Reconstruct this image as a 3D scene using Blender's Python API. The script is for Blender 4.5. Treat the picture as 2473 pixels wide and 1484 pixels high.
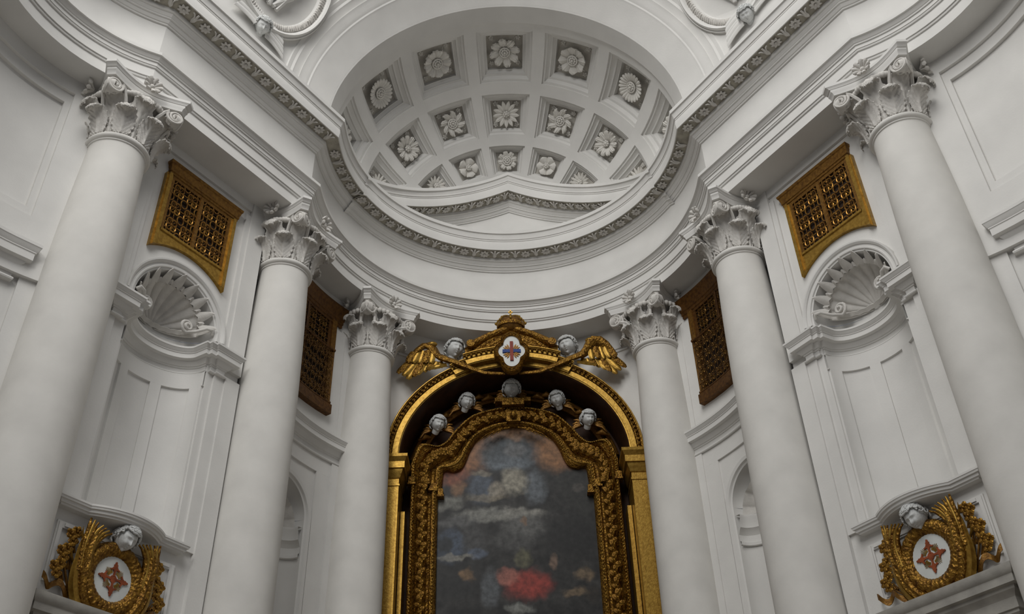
import bpy, math, random
from mathutils import Vector, Matrix
random.seed(7)
pi = math.pi
R = math.radians
for o in list(bpy.data.objects):
    bpy.data.objects.remove(o)
SC = bpy.context.scene
COL = SC.collection
EYE = 1.6            # everything is laid out from eye level and lifted by this at the end

# ------------------------------------------------------------------ camera, world, light, exposure
F_PX, PITCH, ROLL, YAW = 2400.0, 0.647569547, -0.0315256404, 0.00860688978
fw = Vector((math.sin(YAW) * math.cos(PITCH), math.cos(YAW) * math.cos(PITCH), math.sin(PITCH)))
rt = Vector((math.cos(YAW), -math.sin(YAW), 0))
up = rt.cross(fw)
r2 = rt * math.cos(ROLL) + up * math.sin(ROLL)
u2 = up * math.cos(ROLL) - rt * math.sin(ROLL)
cam_d = bpy.data.cameras.new('camera')
cam_d.sensor_width = 36.0
cam_d.lens = 36.0 * F_PX / 2473.0
cam_d.clip_end = 200
cam = bpy.data.objects.new('camera', cam_d)
COL.objects.link(cam)
cam.matrix_world = Matrix(((r2.x, u2.x, -fw.x, -0.1013), (r2.y, u2.y, -fw.y, 0), (r2.z, u2.z, -fw.z, 0), (0, 0, 0, 1)))
SC.camera = cam

wd = bpy.data.worlds.new('world')
SC.world = wd
wd.use_nodes = True
wd.node_tree.nodes['Background'].inputs[0].default_value = (0.80, 0.86, 1.0, 1)
wd.node_tree.nodes['Background'].inputs[1].default_value = 0.15


def area(name, loc, target, sx, sy, power, col):
    d = bpy.data.lights.new(name, 'AREA')
    d.shape = 'ELLIPSE'
    d.size, d.size_y, d.energy, d.color = sx, sy, power, col
    o = bpy.data.objects.new(name, d)
    COL.objects.link(o)
    o.location = loc
    o.rotation_euler = (Vector(target) - Vector(loc)).to_track_quat('-Z', 'Y').to_euler()
    return o


# daylight falling from the oval dome above the nave, and from the window high in the entrance front
area('dome_daylight', (-1.6, 1.0, 15.5), (0.3, 4.5, 6.0), 7.0, 9.0, 1080, (1.0, 0.985, 0.955))
area('front_window_daylight', (-4.5, -5.5, 12.5), (1.0, 9.0, 8.0), 4.5, 4.5, 620, (1.0, 0.985, 0.955))
SC.view_settings.view_transform = 'Standard'
SC.view_settings.look = 'None'
SC.view_settings.gamma = 1
SC.view_settings.use_curve_mapping = False
SC.view_settings.exposure = -0.24


# ------------------------------------------------------------------ materials
def mat(name, col, rough=0.7, metal=0.0, nscale=6.0, amount=0.06, bump=0.0, bscale=60.0, voro=0.0, vscale=40.0, dark=None, spec=0.3):
    m = bpy.data.materials.new(name)
    m.use_nodes = True
    nt = m.node_tree
    N, L = nt.nodes, nt.links
    b = N['Principled BSDF']
    b.inputs['Roughness'].default_value = rough
    b.inputs['Metallic'].default_value = metal
    b.inputs['Specular IOR Level'].default_value = spec
    tc = N.new('ShaderNodeTexCoord')
    n = N.new('ShaderNodeTexNoise')
    n.inputs['Scale'].default_value = nscale
    n.inputs['Detail'].default_value = 6
    L.new(tc.outputs['Object'], n.inputs['Vector'])
    cr = N.new('ShaderNodeValToRGB')
    d = dark or tuple(c * (1 - amount * 2) for c in col)
    cr.color_ramp.elements[0].position = 0.3
    cr.color_ramp.elements[0].color = (*d, 1)
    cr.color_ramp.elements[1].position = 0.66
    cr.color_ramp.elements[1].color = (*[min(1, c * (1 + amount)) for c in col], 1)
    L.new(n.outputs['Fac'], cr.inputs['Fac'])
    L.new(cr.outputs['Color'], b.inputs['Base Color'])
    if bump or voro:
        bp = N.new('ShaderNodeBump')
        if voro:
            v = N.new('ShaderNodeTexVoronoi')
            v.inputs['Scale'].default_value = vscale
            v.feature = 'SMOOTH_F1'
            v.inputs['Smoothness'].default_value = 0.6
            nv_ = N.new('ShaderNodeTexNoise')
            nv_.inputs['Scale'].default_value = vscale * 1.1
            nv_.inputs['Detail'].default_value = 3
            L.new(tc.outputs['Object'], nv_.inputs['Vector'])
            ad_ = N.new('ShaderNodeMath')
            ad_.operation = 'ADD'
            L.new(v.outputs['Distance'], ad_.inputs[0])
            L.new(nv_.outputs['Fac'], ad_.inputs[1])
            L.new(tc.outputs['Object'], v.inputs['Vector'])
            L.new(ad_.outputs[0], bp.inputs['Height'])
            bp.inputs['Strength'].default_value = voro
            bp.inputs['Distance'].default_value = 0.02
        else:
            n2 = N.new('ShaderNodeTexNoise')
            n2.inputs['Scale'].default_value = bscale
            n2.inputs['Detail'].default_value = 4
            L.new(tc.outputs['Object'], n2.inputs['Vector'])
            L.new(n2.outputs['Fac'], bp.inputs['Height'])
            bp.inputs['Strength'].default_value = bump
            bp.inputs['Distance'].default_value = 0.01
        L.new(bp.outputs['Normal'], b.inputs['Normal'])
    return m


STUC = mat('white_stucco', (0.70, 0.69, 0.665), 0.85, 0, 2.2, 0.03, 0.10, 45)
SHAFT = mat('column_stucco', (0.70, 0.685, 0.65), 0.75, 0, 3.0, 0.035, 0.08, 30)
CARV = mat('carved_stucco', (0.62, 0.60, 0.565), 0.85, 0, 9.0, 0.06, 0.25, 60)
BROWNST = mat('brownish_stucco', (0.40, 0.375, 0.315), 0.9, 0, 11.0, 0.12, 0.3, 60)  # darker, browner stucco for the band under the cornice
GOLD = mat('gilding', (0.37, 0.225, 0.044), 0.38, 0.7, 26.0, 0.10, 0.16, 60, dark=(0.24, 0.132, 0.022))
GOLDC = mat('carved_gilding', (0.28, 0.15, 0.023), 0.40, 0.7, 24.0, 0.2, voro=0.6, vscale=42, dark=(0.09, 0.036, 0.007))
GOLDD = mat('dull_gilding', (0.21, 0.105, 0.019), 0.42, 0.55, 30.0, 0.12, 0.3, 60, dark=(0.115, 0.05, 0.010))
BRON = mat('aged_gilt_iron', (0.30, 0.155, 0.03), 0.36, 0.7, 16.0, 0.2, 0.2, 60, dark=(0.10, 0.038, 0.01))
VOID = mat('unlit_void', (0.020, 0.010, 0.005), 0.8, 0, 12.0, 0.2)  # flat dark sheets standing in for the unlit depth behind the lattices
SOFF = mat('brown_bole_soffit', (0.045, 0.018, 0.007), 0.6, 0.1, 8.0, 0.2)
ENAM = mat('white_enamel', (0.62, 0.64, 0.62), 0.4, 0, 8.0, 0.03)
RED = mat('red_paint', (0.23, 0.035, 0.02), 0.6, 0, 10.0, 0.1)
RED2 = mat('brick_red_paint', (0.26, 0.06, 0.02), 0.6, 0, 14.0, 0.2)
BLUE = mat('blue_paint', (0.02, 0.05, 0.21), 0.6, 0, 10.0, 0.1)
MARB = mat('white_marble', (0.62, 0.63, 0.62), 0.55, 0, 7.0, 0.08, 0.15, 50)
ROSE = mat('rosette_stucco', (0.74, 0.72, 0.675), 0.85, 0, 9.0, 0.05, 0.2, 60)
GREYST = mat('greyed_stucco', (0.57, 0.545, 0.495), 0.9, 0, 7.0, 0.08, 0.2, 50)  # slightly darker, greyer stucco on the coffer floors
DARKG = mat('shaded_gilding', (0.125, 0.055, 0.012), 0.42, 0.5, 26.0, 0.15, 0.3, 60, dark=(0.06, 0.024, 0.006))  # balcony gilding with its shadow put into the colour
DARKB = mat('shaded_gilt_iron', (0.19, 0.10, 0.022), 0.36, 0.7, 18.0, 0.2, 0.2, 60, dark=(0.06, 0.024, 0.007))  # darker copy of the gilt iron, toned down for the shadowed balconies
STONE = mat('grey_door_stone', (0.36, 0.345, 0.315), 0.7, 0, 6.0, 0.1, 0.15, 40)
FLOORM = mat('floor_stone', (0.36, 0.32, 0.27), 0.5, 0, 2.0, 0.1)

# ------------------------------------------------------------------ mesh helpers
WM = {}
MIR = Matrix(((-1, 0, 0, 0), (0, 1, 0, 0), (0, 0, 1, 0), (0, 0, 0, 1)))


class MB:
    def __init__(s):
        s.v, s.f = [], []

    def add(s, verts, faces, M=None):
        k = len(s.v)
        for p in verts:
            p = Vector(p)
            s.v.append(tuple(M @ p) if M else tuple(p))
        s.f += [tuple(i + k for i in f) for f in faces]
        return s

    def loft(s, rows, cu=False, cv=False, M=None, caps=False):
        n, m = len(rows), len(rows[0])
        vs = [p for r in rows for p in r]
        fs = []
        for i in range(n if cv else n - 1):
            for j in range(m if cu else m - 1):
                a, b = i * m + j, i * m + (j + 1) % m
                c, d = ((i + 1) % n) * m + (j + 1) % m, ((i + 1) % n) * m + j
                fs.append((a, b, c, d))
        if caps:
            fs.append(tuple(range(m))[::-1])
            fs.append(tuple((n - 1) * m + j for j in range(m)))
        return s.add(vs, fs, M)

    def tube(s, pts, rad, seg=6, M=None, flat=1.0, flute=0):
        pts = [Vector(p) for p in pts]
        n = len(pts)
        rows = []
        ref = None
        for i, p in enumerate(pts):
            d = (pts[min(i + 1, n - 1)] - pts[max(i - 1, 0)])
            d = d.normalized() if d.length > 1e-9 else Vector((0, 0, 1))
            if ref is None:
                ref = d.orthogonal().normalized()
            ref = (ref - d * ref.dot(d))
            ref = ref.normalized() if ref.length > 1e-6 else d.orthogonal().normalized()
            b = d.cross(ref)
            r = rad(i / (n - 1)) if callable(rad) else rad
            rows.append([p + (ref * math.cos(2 * pi * k / seg) + b * math.sin(2 * pi * k / seg) * flat) * r * (1 + (.16 * math.cos(flute * 2 * pi * k / seg) if flute else 0)) for k in range(seg)])
        return s.loft(rows, cu=True, M=M, caps=True)

    def box(s, x0, x1, y0, y1, z0, z1, M=None, F=None):
        vs = [(x, y, z) for x in (x0, x1) for y in (y0, y1) for z in (z0, z1)]
        if F:
            vs = [F(*p) for p in vs]
        return s.add(vs, [(0, 1, 3, 2), (4, 6, 7, 5), (0, 4, 5, 1), (2, 3, 7, 6), (0, 2, 6, 4), (1, 5, 7, 3)], M)

    def ball(s, c, r, M=None, nu=8, nv=6, sc=(1, 1, 1)):
        rows = []
        for i in range(nv + 1):
            t = pi * i / nv
            rows.append([(c[0] + r * sc[0] * math.sin(t) * math.cos(2 * pi * j / nu), c[1] + r * sc[1] * math.sin(t) * math.sin(2 * pi * j / nu), c[2] + r * sc[2] * math.cos(t)) for j in range(nu)])
        return s.loft(rows, cu=True, M=M)

    def sheet(s, P, n, m, th=0.012, M=None):
        g = [[Vector(P(i / n, -1 + 2 * j / m)) for j in range(m + 1)] for i in range(n + 1)]
        nr = []
        for i in range(n + 1):
            r = []
            for j in range(m + 1):
                du = g[min(i + 1, n)][j] - g[max(i - 1, 0)][j]
                dv = g[i][min(j + 1, m)] - g[i][max(j - 1, 0)]
                q = du.cross(dv)
                r.append(q.normalized() if q.length > 1e-12 else Vector((0, 0, 1)))
            nr.append(r)
        rows = []
        for i in range(n + 1):
            rows.append(g[i] + [g[i][j] - nr[i][j] * th for j in range(m, -1, -1)])
        return s.loft(rows, cu=True, M=M, caps=True)

    def prism(s, outline, d0, d1, M=None):
        n = len(outline)
        vs = [(x, y, d0) for x, y in outline] + [(x, y, d1) for x, y in outline]
        fs = [tuple(range(n))[::-1], tuple(range(n, 2 * n))] + [(i, (i + 1) % n, n + (i + 1) % n, n + i) for i in range(n)]
        return s.add(vs, fs, M)

    def mesh(s, name, sharp=38, mirror=False):
        me = bpy.data.meshes.new(name)
        v, f = s.v, s.f
        if mirror:
            v = [(-x, y, z) for x, y, z in v]
            f = [t[::-1] for t in f]
        me.from_pydata(v, [], f)
        me.validate()
        me.shade_smooth()
        me.set_sharp_from_angle(angle=R(sharp))
        return me


def link(name, data, m=None, parent=None, M=None):
    o = bpy.data.objects.new(name, data)
    COL.objects.link(o)
    M = M or Matrix.Identity(4)
    WM[o] = M.copy()
    if parent is not None:
        o.parent = parent
        o.matrix_basis = WM[parent].inverted() @ M
    else:
        o.matrix_basis = M
    if m is not None and data is not None and not data.materials:
        data.materials.append(m)
    return o


def obj(name, mb, m, parent=None, M=None, sharp=38, mirror=False):
    return link(name, mb.mesh(name, sharp, mirror), m, parent, M)


def thing(name, label, cat, loc=(0, 0, 0), group=None):
    o = link(name, None, None, None, Matrix.Translation(Vector(loc)))
    o.empty_display_size = 0.1
    return tag(o, label, cat, group)


def tag(o, label, cat=None, group=None, kind=None):
    o['label'] = label
    if cat:
        o['category'] = cat
    if group:
        o['group'] = group
    if kind:
        o['kind'] = kind
    return o


def struct(o, label):
    return tag(o, label, None, None, 'structure')


def frame(origin, X, Y, Z):
    X, Y, Z = Vector(X).normalized(), Vector(Y).normalized(), Vector(Z).normalized()
    return Matrix(((X.x, Y.x, Z.x, origin[0]), (X.y, Y.y, Z.y, origin[1]), (X.z, Y.z, Z.z, origin[2]), (0, 0, 0, 1)))


def rotz(a):
    return Matrix.Rotation(a, 4, 'Z')


def sidem(M, mir):
    return MIR @ M @ MIR if mir else M


# ------------------------------------------------------------------ plan of the church
T = Vector((-0.55023, 0.83501))          # along the right bay, towards the altar
NI = Vector((-0.83501, -0.55023))        # its inward normal
C1 = Vector((4.3206, 7.6620))
C2 = Vector((2.8985, 9.8201))
C3 = Vector((2.0548, 11.7645))
AY, AR = 9.62, 2.65                      # apse centre and radius (frieze face)
WR = 3.06                                # apse wall radius
CHX, CHY, CHR = 3.324, 5.85, 1.735       # side chapel
CWR = 2.13
WP = -0.10                               # bay wall plane, from the column axes
FP = 0.347                               # frieze plane


def bay(s, p, z):
    return (C1.x + T.x * s + NI.x * p, C1.y + T.y * s + NI.y * p, z)


def aps(s, p, z):                        # s = angle in degrees from the altar axis
    r = WR - p
    return (r * math.sin(R(s)), AY + r * math.cos(R(s)), z)


def chap(a, p, z):
    r = CWR - p
    return (CHX + r * math.sin(R(a)), CHY + r * math.cos(R(a)), z)


def offset_path(path, p):
    n = len(path)
    out = []
    for i in range(n):
        a = Vector(path[max(i - 1, 0)][:2]); b = Vector(path[i][:2]); c = Vector(path[min(i + 1, n - 1)][:2])
        d1 = (b - a) if i > 0 else (c - b)
        d2 = (c - b) if i < n - 1 else (b - a)
        n1 = Vector((d1.y, -d1.x)).normalized(); n2 = Vector((d2.y, -d2.x)).normalized()
        q = (n1 + n2) / max(0.25, 1 + n1.dot(n2))
        out.append(b + q * p)
    return out


def sweep(mb, path, prof):
    """path: (x, y[, dz]) with the room on the right of travel; prof: (projection, z)"""
    rows = []
    for p, z in prof:
        rows.append([(q.x, q.y, z + (path[i][2] if len(path[i]) > 2 else 0)) for i, q in enumerate(offset_path(path, p))])
    return mb.loft(rows)


# plan path of the entablature, left to right, frieze plane
half = []
for k in range(25):
    a = 125 - (125 - 25.2) * k / 24
    half.append((CHX + CHR * math.sin(R(a)), CHY + CHR * math.cos(R(a))))
b0 = C1 + NI * FP
left = [(-x, y) for x, y in half]
apse = [(AR * math.sin(R(a)), AY + AR * math.cos(R(a))) for a in [-91.1 + 182.2 * k / 72 for k in range(73)]]
ENT = left + apse + [(x, y) for x, y in half[::-1]]

ARCHI = [(-0.50, 8.82), (0, 8.82), (0, 8.975), (.016, 8.975), (.022, 8.99), (.016, 9.005), (.034, 9.005), (.034, 9.02), (.034, 9.145), (.05, 9.145), (.056, 9.158), (.05, 9.172), (.062, 9.172), (.062, 9.225), (.078, 9.225), (.078, 9.245), (.088, 9.25), (.115, 9.285), (.12, 9.29), (.14, 9.29), (.14, 9.335), (.02, 9.345), (0, 9.345)]
FRZ = [(0, 9.345), (0, 9.957)]
CORN = [(0, 9.957), (.022, 9.957), (.022, 9.978), (.036, 9.982), (.058, 10.01), (.062, 10.022), (.08, 10.022), (.08, 10.04), (.088, 10.045), (.112, 10.075), (.116, 10.085), (.138, 10.085), (.138, 10.15), (.308, 10.178), (.308, 10.168), (.322, 10.168), (.324, 10.20), (.332, 10.26), (.326, 10.325), (.314, 10.335), (.326, 10.34), (.326, 10.362), (.338, 10.366), (.341, 10.395), (.357, 10.435), (.361, 10.45), (.382, 10.455), (.384, 10.515), (.364, 10.525), (-0.35, 10.525)]

mb = MB(); sweep(mb, ENT, ARCHI)
struct(obj('trim_1', mb, STUC, sharp=16), 'white architrave of three bands running over all the column capitals')
mb = MB(); sweep(mb, ENT, FRZ)
struct(obj('trim_2', mb, STUC, sharp=25), 'plain white frieze between the architrave and the main cornice')
mb = MB(); sweep(mb, ENT, CORN)
main_cornice = struct(obj('trim_3', mb, STUC, sharp=16), 'projecting main cornice with a dark flowered underside round the apse and bays')

# raised gable cornice over the apse, bent to its curve
GAB = 1.30
gp = []
for k in range(97):
    a = -66 + 132 * k / 96
    gp.append((AR * math.sin(R(a)), AY + AR * math.cos(R(a)), GAB * (1 - abs(a) / 64)))
GCORN = [(p, z) for p, z in CORN]
mb = MB(); sweep(mb, gp, GCORN)
gable = struct(obj('trim_4', mb, STUC, sharp=16), 'curved white gable cornice rising to a peak inside the half dome')
mb = MB()
mb.loft([[(q[0], q[1], 10.2) for q in gp], [(q[0], q[1], 9.96 + q[2]) for q in gp]])
obj('gable_field', mb, STUC, gable)

# ------------------------------------------------------------------ half dome with coffers
DZ, DRr, DY0, DD = 10.67, 2.56, 9.93, 2.5


def dome(th, a, d=0.0):
    """th: degrees round the arch (0 right springing, 90 crown); a: depth angle; d: outward offset"""
    t, a = R(th), R(a)
    rr = DRr * math.cos(a)
    n = Vector((math.cos(a) * math.cos(t) / DRr, math.sin(a) / DD, math.cos(a) * math.sin(t) / DRr)).normalized()
    return Vector((rr * math.cos(t), DY0 + DD * math.sin(a), DZ + rr * math.sin(t))) + n * d


ths = [0.0]
for k in range(-3, 4):
    ths += [90 + 25.2 * k - 10.3, 90 + 25.2 * k + 10.3]
ths += [180.0]
aas = [0, 3.6, 24.2, 28.8, 44.8, 48.4, 59.5, 62.5, 90]
mb = MB()
for i in range(len(ths) - 1):
    for j in range(len(aas) - 1):
        if i % 2 == 1 and j in (1, 3, 5):
            continue
        nt_, na_ = (6 if i % 2 else 2), (8 if aas[j + 1] - aas[j] > 9 else 2)
        rows = [[dome(ths[i] + (ths[i + 1] - ths[i]) * u / nt_, aas[j] + (aas[j + 1] - aas[j]) * v / na_) for u in range(nt_ + 1)] for v in range(na_ + 1)]
        mb.loft(rows)
# plain intrados between the arch edge and the coffers, and the low drum under the springing
mb.loft([[(r * math.cos(R(t)), y, DZ + r * math.sin(R(t))) for t in range(0, 181, 3)] for r, y in ((2.56, 9.6), (2.545, 9.62), (2.535, 9.925), (2.565, 9.93))])
mb.loft([[(DRr * math.cos(R(t)), DY0 + DD * math.sin(R(t)), z) for t in range(0, 181, 4)] for z in (10.4, DZ)])
for s in (-1, 1):
    mb.loft([[(s * DRr, y, z) for y in (9.45, 9.6, DY0)] for z in (10.4, DZ)])
ceiling = struct(obj('ceiling', mb, STUC, sharp=30), 'white half dome with rows of sunken square coffers above the altar')


def coffer(th0, th1, a0, a1, deep):
    prof = [(0, 0), (0, .03), (.045, .03), (.045, .055), (.085, .085), (.09, .09), (.125, .09), (.125, .115), (.165, .14), (.17, .145), (.185, .145), (.19, deep), (.5, deep)]
    mb = MB()
    rows = []
    for ins, d in prof:
        f = min(ins, 0.49)
        t0, t1 = th0 + (th1 - th0) * f, th1 - (th1 - th0) * f
        b0_, b1_ = a0 + (a1 - a0) * f, a1 - (a1 - a0) * f
        r = []
        n = 6
        for k in range(n): r.append(dome(t0 + (t1 - t0) * k / n, b0_, d))
        for k in range(n): r.append(dome(t1, b0_ + (b1_ - b0_) * k / n, d))
        for k in range(n): r.append(dome(t1 + (t0 - t1) * k / n, b1_, d))
        for k in range(n): r.append(dome(t0, b1_ + (b0_ - b1_) * k / n, d))
        rows.append(r)
    mb.loft(rows[:-1], cu=True)
    fl = MB()
    fl.loft(rows[-2:], cu=True)
    return mb, fl


def petal_mesh(name, L, w, lift, tipdrop, shape, r0=0.2, rib=0.0, lobes=0, swirl=0.0):
    """petal along +X, facing +Z"""
    def P(t, v):
        x = L * (r0 + (1 - r0) * t)
        if shape == 'round':
            ww = w * (0.42 + 0.68 * min(1, t * 1.5) ** .8) * (1 if t < .9 else (.86 if t < .99 else .55))
        elif shape == 'point':
            ww = w * math.sin(pi * (0.12 + 0.86 * t)) ** 0.8
        else:
            ww = w * (0.5 + 0.6 * math.sin(pi * (0.05 + 0.85 * t)) + 0.14 * math.sin(2 * pi * 2.5 * t) * (t > .3)) * (1 if t < .96 else .5)
        if lobes and t > .55:
            x -= L * 0.10 * (1 - abs(math.cos(v * pi * lobes / 2))) * (t - .55) / .45
        z = .02 + lift * t ** .8 - tipdrop * max(0, t - .75) ** 2 * 16
        z -= 0.55 * ww * v * v
        z += rib * abs(math.cos(v * pi * 1.5))
        return (x, v * ww + swirl * L * t * t, z)
    mb = MB()
    mb.sheet(P, 8, 6, 0.010)
    return mb.mesh(name, 60)


PET = {
    'acanthus': (8, petal_mesh('petal', .245, .062, .10, .03, 'leaf', rib=.020, lobes=3)),
    'broad': (8, petal_mesh('petal', .225, .070, .10, .02, 'round', rib=.014, lobes=1)),
    'lobed': (9, petal_mesh('petal', .225, .062, .10, .02, 'round', rib=.014, lobes=2)),
    'daisy': (22, petal_mesh('petal', .225, .0235, .10, .02, 'round', rib=.004)),
    'pointed': (13, petal_mesh('petal', .225, .038, .07, .01, 'point', rib=.008)),
    'swirl': (8, petal_mesh('petal', .205, .052, .10, .03, 'leaf', rib=.014, lobes=2, swirl=.35)),
    'swirl_back': (8, petal_mesh('petal', .205, .052, .10, .03, 'leaf', rib=.014, lobes=2, swirl=-.35)),
    'ruffled': (11, petal_mesh('petal', .215, .044, .10, .03, 'leaf', rib=.014, lobes=2)),
    'five': (5, petal_mesh('petal', .180, .078, .07, .02, 'round', rib=.010, lobes=1)),
    'six': (6, petal_mesh('petal', .180, .068, .07, .02, 'round', rib=.010, lobes=1)),
    'seven': (8, petal_mesh('petal', .180, .048, .08, .03, 'leaf', rib=.014, lobes=2)),
    'small_daisy': (14, petal_mesh('petal', .195, .026, .08, .02, 'point', rib=.006)),
}
mb = MB()
for k in range(7):
    a = 2 * pi * k / 7
    mb.ball((.038 * math.cos(a), .038 * math.sin(a), .03), .021, nu=6, nv=4)
mb.ball((0, 0, .04), .026, nu=8, nv=5)
HEART = mb.mesh('heart', 60)
mb = MB()
mb.tube([(.075 * math.cos(2 * pi * k / 20), .075 * math.sin(2 * pi * k / 20), .035) for k in range(21)], .012, 5)
for k in range(8):
    a = 2 * pi * k / 8
    mb.ball((.042 * math.cos(a), .042 * math.sin(a), .04), .022, nu=6, nv=4, sc=(1, 1, .7))
mb.ball((0, 0, .05), .022, nu=8, nv=5)
HEART_RING = mb.mesh('heart', 60)
mb = MB()
for k in range(5):
    a = 2 * pi * k / 5
    mb.ball((.022 * math.cos(a), .022 * math.sin(a), .02), .017, nu=6, nv=4)
mb.ball((0, 0, .03), .012, nu=6, nv=4)
mb.tube([(0, .0, .005), (.03, -.02, .012), (.06, -.012, .01), (.075, .012, .006)], .007, 4)
BUD = mb.mesh('corner_bud', 60)

ROS = [  # row, column (0 = crown, negative = right in plan order), kind, ring heart, scale, label
    (0, 0, 'acanthus', True, 'leafy acanthus rosette in the crown coffer of the top row'),
    (0, 1, 'lobed', True, 'round lobed rosette in the top row, just left of the crown coffer'),
    (0, -1, 'broad', True, 'broad eight petalled rosette in the top row, just right of the crown coffer'),
    (0, 2, 'daisy', True, 'many petalled daisy rosette near the left end of the top coffer row'),
    (0, -2, 'daisy', True, 'many petalled daisy rosette near the right end of the top coffer row'),
    (0, 3, 'ruffled', False, 'half hidden rosette in the lowest left coffer beside the cornice corner'),
    (0, -3, 'ruffled', False, 'half hidden rosette in the lowest right coffer beside the cornice corner'),
    (1, 0, 'pointed', False, 'star like rosette of thirteen pointed petals, centre of the middle coffer row'),
    (1, 1, 'swirl', True, 'swirling leaf rosette in the middle row, left of its centre coffer'),
    (1, -1, 'swirl_back', True, 'swirling leaf rosette in the middle row, right of its centre coffer'),
    (1, 2, 'ruffled', False, 'ruffled rosette with beaded heart, second left of centre in the middle row'),
    (1, -2, 'ruffled', False, 'ruffled rosette with beaded heart, second right of centre in the middle row'),
    (1, 3, 'small_daisy', False, 'rosette cut off by the gable at the far left of the middle row'),
    (1, -3, 'small_daisy', False, 'rosette cut off by the gable at the far right of the middle row'),
    (2, 0, 'seven', True, 'small leafy rosette right above the gable peak'),
    (2, 1, 'five', False, 'small five petalled rosette left of the gable peak'),
    (2, -1, 'six', False, 'small six petalled rosette right of the gable peak'),
    (2, 2, 'small_daisy', False, 'small daisy rosette resting behind the left slope of the gable'),
    (2, -2, 'small_daisy', False, 'small daisy rosette resting behind the right slope of the gable'),
]
AROW = [(3.6, 24.2, .235), (28.8, 44.8, .205), (48.4, 59.5, .175)]
rowk = [1.0, 0.95, 0.88]
for k in range(-3, 4):
    for r_, (a0, a1, deep) in enumerate(AROW):
        cm_, cf_ = coffer(90 + 25.2 * k - 10.3, 90 + 25.2 * k + 10.3, a0, a1, deep)
        cp_ = obj('coffer', cm_, STUC, ceiling, sharp=18)
        obj('coffer_floor', cf_, GREYST, cp_, sharp=18)
for row, col_, kind, ring, lab in ROS:
    a0, a1, deep = AROW[row]
    th, aa = 90 + 25.2 * col_, (a0 + a1) / 2
    c = dome(th, aa, deep - 0.005)
    n = (dome(th, aa, 0) - dome(th, aa, 1)).normalized()
    X = (dome(th + .5, aa) - dome(th - .5, aa)).normalized()
    Y = n.cross(X)
    s = rowk[row]
    M = frame(c, X, Y, n)
    rs = link('rosette', None, None, None, M)
    rs.empty_display_size = .1
    tag(rs, lab, 'rosette', 'carved rosettes in the half dome coffers')
    S = Matrix.Translation((0, 0, .025)) @ Matrix.Scale(s * 1.06, 4)
    link('heart', HEART_RING if ring else HEART, ROSE, rs, M @ S @ Matrix.Translation((0, 0, .055)))
    cnt, pm = PET[kind]
    for i in range(cnt):
        link('petal', pm, ROSE, rs, M @ S @ rotz(2 * pi * (i + .25) / cnt) @ Matrix.Translation((0, 0, .012)))
    if row < 2:
        hw = .315 if row == 0 else .25
        for q in range(4):
            link('corner_bud', BUD, ROSE, rs, M @ rotz(pi / 4 + q * pi / 2) @ Matrix.Translation((hw, 0, .0)) @ rotz(pi) @ Matrix.Scale(1.25, 4))

# ------------------------------------------------------------------ splayed arch, pendentives
KS = 0.8
ARP = [(2.56, 9.6), (2.57, 9.585), (2.80, 9.30), (2.815, 9.265), (2.835, 9.25), (2.86, 9.20), (2.90, 9.16), (2.925, 9.11), (2.935, 9.12), (2.99, 9.05), (3.0, 9.02), (3.03, 9.0), (3.06, 8.945), (3.08, 8.94), (3.12, 8.90), (3.15, 8.86)]
mb = MB()
mb.loft([[(r * math.cos(R(t)), y, DZ + r * math.sin(R(t))) for t in range(-6, 187, 2)] for r, y in ARP])
struct(obj('trim_5', mb, STUC, sharp=20), 'splayed white arch with fine outer mouldings framing the half dome')


def pend(u, th):
    A = Vector((3.15 * math.cos(th), 8.86, 10.67 + 3.15 * math.sin(th)))
    B = Vector((4.03, 5.85 + 1.6 * math.cos(th), 10.67 + 3.1 * math.sin(th)))
    return A * (1 - u) + B * u


for mir, nm in ((True, 'wall_upper_left'), (False, 'wall_upper_right')):
    mb = MB()
    mb.loft([[pend(u / 10, R(t)) for u in range(11)] for t in range(-6, 80, 3)])
    w = struct(obj(nm, mb, STUC, mirror=mir), 'smooth white pendentive above the %s bay cornice' % ('left' if mir else 'right'))


def pend_frame(u, th, lift, tilt=0.0):
    c = pend(u, th)
    du = (pend(u + .01, th) - pend(u - .01, th)).normalized()
    dt = (pend(u, th + .01) - pend(u, th - .01)).normalized()
    n = du.cross(dt).normalized()
    if n.dot(Vector((0, 5, 11)) - c) < 0:
        n = -n
    X = Vector((n.y, -n.x, 0)).normalized() * -1
    Y = n.cross(X).normalized()
    if Y.z < 0:
        X, Y = -X, -Y
    return frame(c + n * lift, X, Y, n)


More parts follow.
